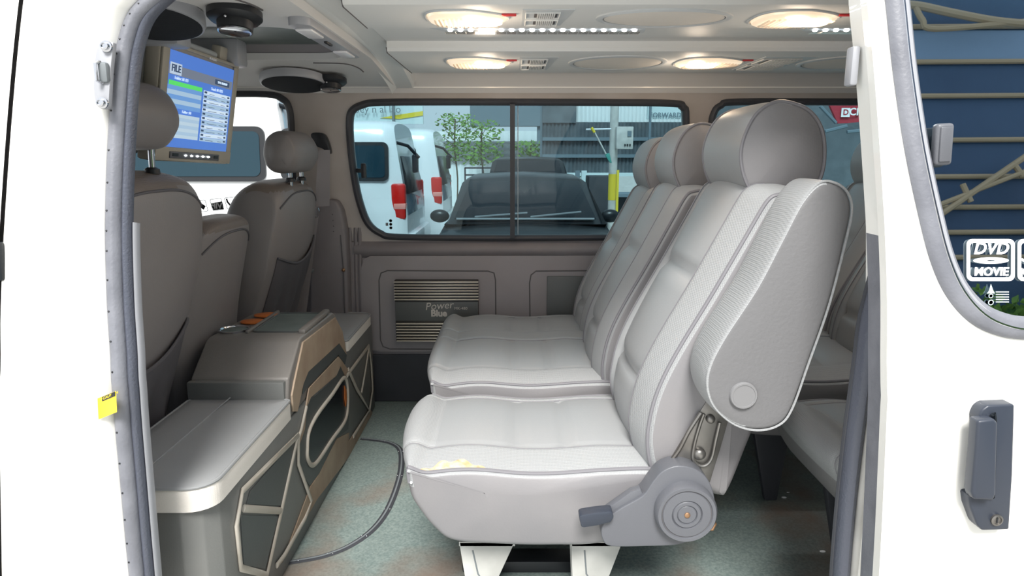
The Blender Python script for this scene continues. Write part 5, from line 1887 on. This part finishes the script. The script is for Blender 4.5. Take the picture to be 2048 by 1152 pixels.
for px in (1168, ):
    p = W(px, 350, 15.8)
    tag(MB().use('paleblue').box((p.x - .06, 15.75, 0), (p.x + .06, 15.87, p.z + .1)).build('shed_post', smooth=False), 'pale blue shed post behind the second dark car', 'post')
p = W(1155, 350, 15.8)
tag(MB().use('bluegrey').box((p.x - .05, 15.75, 0), (p.x + .05, 15.85, p.z + .1)).build('shed_post', smooth=False), 'thin dark shed post left of the pale blue one', 'post')


# saplings
def sapling(px, base, topy, y, label, w=.55, n=420):
    b = W(px, base, y); a = W(px, topy, y)
    t = thing('sapling', label, 'tree', (b.x, y, 0), 'saplings before the far fence')
    H = a.z
    mb = MB().use('bark').tube(crom([(b.x, y, 0), (b.x + .04, y, H * .4), (b.x - .03, y + .03, H * .7), (b.x, y, H)], 4), .02, 6)
    rn = random.Random(px)
    for k in range(7):
        z = H * (.55 + .4 * k / 7); an = rn.uniform(0, 6.28)
        mb.tube([(b.x, y, z), (b.x + .6 * w * math.cos(an), y + .6 * w * math.sin(an), z + .25)], .008, 5)
    mb.build('trunk', t)
    mb = MB().use('leaf'); vs = []; fs = []
    for k in range(n):
        an = rn.uniform(0, 6.28); rr = w * rn.random() ** .6
        c = Vector((b.x + rr * math.cos(an), y + rr * math.sin(an), H * rn.uniform(.58, 1.05)))
        d1 = Vector((rn.uniform(-1, 1), rn.uniform(-1, 1), rn.uniform(-.5, .5))).normalized() * .06
        d2 = d1.orthogonal().normalized() * .03
        i = len(vs); vs += [c - d1, c + d2, c + d1, c - d2]; fs.append((i, i + 1, i + 2, i + 3))
    mb.poly(vs, fs); mb.build('foliage', t, smooth=False)


sapling(912, 345, 238, 18, 'pale green sapling behind the second van')
sapling(965, 345, 250, 17.5, 'slim leafy sapling left of the window divider')
sapling(1062, 345, 290, 17.3, 'low leafy sapling right of the window divider', .45)
sapling(1135, 420, 335, 17.6, 'small sapling beside the shed posts', .5, 120)
# red sign and dark shop interior beyond the rear window
t = thing('red_signboard', 'red signboard with a white square emblem beyond the rear side window', 'sign', W(1690, 240, 12))
MB().use('bluegrey').box((W(1760, 230, 12).x, 12.06, 0), (W(1760, 230, 12).x + .1, 12.14, W(1760, 205, 12).z)).build('post', t, smooth=False)
MB().use('redsign').prism([W(1655, 200, 12), W(1800, 200, 12), W(1800, 236, 12), W(1698, 246, 12), W(1676, 247, 12)], (0, .06, 0)).build('board', t, smooth=False)
p = W(1691, 225, 11.97)
MB().use('sticker').box(p - Vector((.075, .01, .075)), p + Vector((.075, .0, .075))).build('emblem_square', t, smooth=False)
text('emblem_letter', 'D', .13, p + Vector((0, -.015, 0)), (1, 0, 0), (0, 0, 1), 'redsign', t, bold=.003)
text('sign_text', 'CMA', .17, W(1720, 224, 11.95), (1, 0, 0), (0, 0, 1), 'sticker', t, bold=.004)
mb = MB().use('corr').box((W(1430, 300, 14).x, 14, 0), (W(1990, 300, 14).x, 14.3, W(1700, 200, 14).z + 1))
tag(mb.build('shop_wall', smooth=False), 'dark grey shop wall beyond the rear side window', 'wall')
mb = MB().use('bluegrey')
for l in (((1640, 212), (1672, 246)), ((1650, 263), (1694, 252)), ((1694, 264), (1760, 258))):
    mb.tube([W(l[0][0], l[0][1], 11.8), W(l[1][0], l[1][1], 11.8)], .03, 6)
p = W(1760, 258, 11.8)
mb.tube([p, Vector((p.x, p.y, 0))], .04, 6)
tag(mb.build('shop_pipe'), 'pale steel struts in front of the red signboard', 'strut')

# ------------------------------------------------------------------ behind the photographer (mirrored in the door glass)
YW = -9.0


def RW(px, py, yw):
    """point at depth yw behind the camera seen mirrored in the door glass"""
    q = WP(px, py, lambda z: yd(z) + .006)
    d = (q - Vector((0, 0, CZ))).normalized()
    n_ = Vector((0, 1, -.19)).normalized()
    rr = d - 2 * d.dot(n_) * n_
    return q + rr * ((yw - q.y) / rr.y)


hz = RW(1960, 560, YW + .8).z
mb = MB().use('bluewall').box((2.8, YW - .2, .0), (17, YW, RW(1900, 55, YW).z + 3))
wall_b = tag(mb.build('blue_sheet_wall', smooth=False), 'blue sheet wall mirrored in the right door window', 'wall')
mb = MB().use('paleband').box((2.8, YW, RW(1900, 126, YW).z), (17, YW + .02, RW(1900, 62, YW).z))
mb.build('pale_band', wall_b, smooth=False)
for k, py in enumerate((60, 130, 198, 286, 359, 420, 470, 520)):
    z = RW(1920, py, YW).z
    tag(MB().use('tan').tube([(2.8, YW + .05, z), (17, YW + .05, z + .1)], .045, 8).build('wall_rail'), 'tan horizontal pipe across the blue wall mirrored in the door window', 'pipe', 'tan pipes on the blue wall')
Y2 = YW + .4
mb = MB().use('tan')
mb.tube(crom([RW(1800, 8, Y2), RW(1840, 12, Y2), (RW(1900, 25, Y2)), RW(1990, 42, Y2), RW(2080, 50, Y2)], 5), .07, 8)
mb.tube(crom([RW(1830, 12, Y2), RW(1845, 40, Y2), RW(1872, 58, Y2), RW(2060, 42, Y2)], 5), .05, 8)
mb.tube([RW(1865, 440, Y2), RW(2070, 300, Y2)], .05, 8)
mb.tube([RW(1865, 415, Y2), RW(2070, 335, Y2)], .04, 8)
mb.tube([RW(1925, 368, Y2), RW(1942, 404, Y2)], .045, 8); mb.tube([RW(2025, 325, Y2), RW(2045, 352, Y2)], .045, 8)
q = RW(2060, 330, Y2)
mb.tube([q, (q.x, q.y, 0)], .06, 8)
tag(mb.build('roof_truss'), 'tan bent steel truss before the blue wall, mirrored in the door window', 'truss')
rn = random.Random(3)
t = thing('hedge', 'green hedge mirrored at the foot of the right door window', 'hedge', (8, YW + 1, 0))
mb = MB().use('grass').box((3.2, YW + .1, 0), (17, YW + .5, hz - .35))
vs = []; fs = []
for k in range(9000):
    x = rn.uniform(3.2, 14); z = rn.uniform(.3, hz + .12 * (x - 9) + .15 * math.sin(x * 3)); y = YW + rn.uniform(.5, 1.0)
    d1 = Vector((rn.uniform(-1, 1), rn.uniform(-1, 1), rn.uniform(-1, 1))).normalized() * .09
    d2 = d1.orthogonal().normalized() * .05; c = Vector((x, y, z))
    i = len(vs); vs += [c - d1, c + d2, c + d1, c - d2]; fs.append((i, i + 1, i + 2, i + 3))
mb.use('leaf').poly(vs, fs)
mb.build('foliage', t, smooth=False)
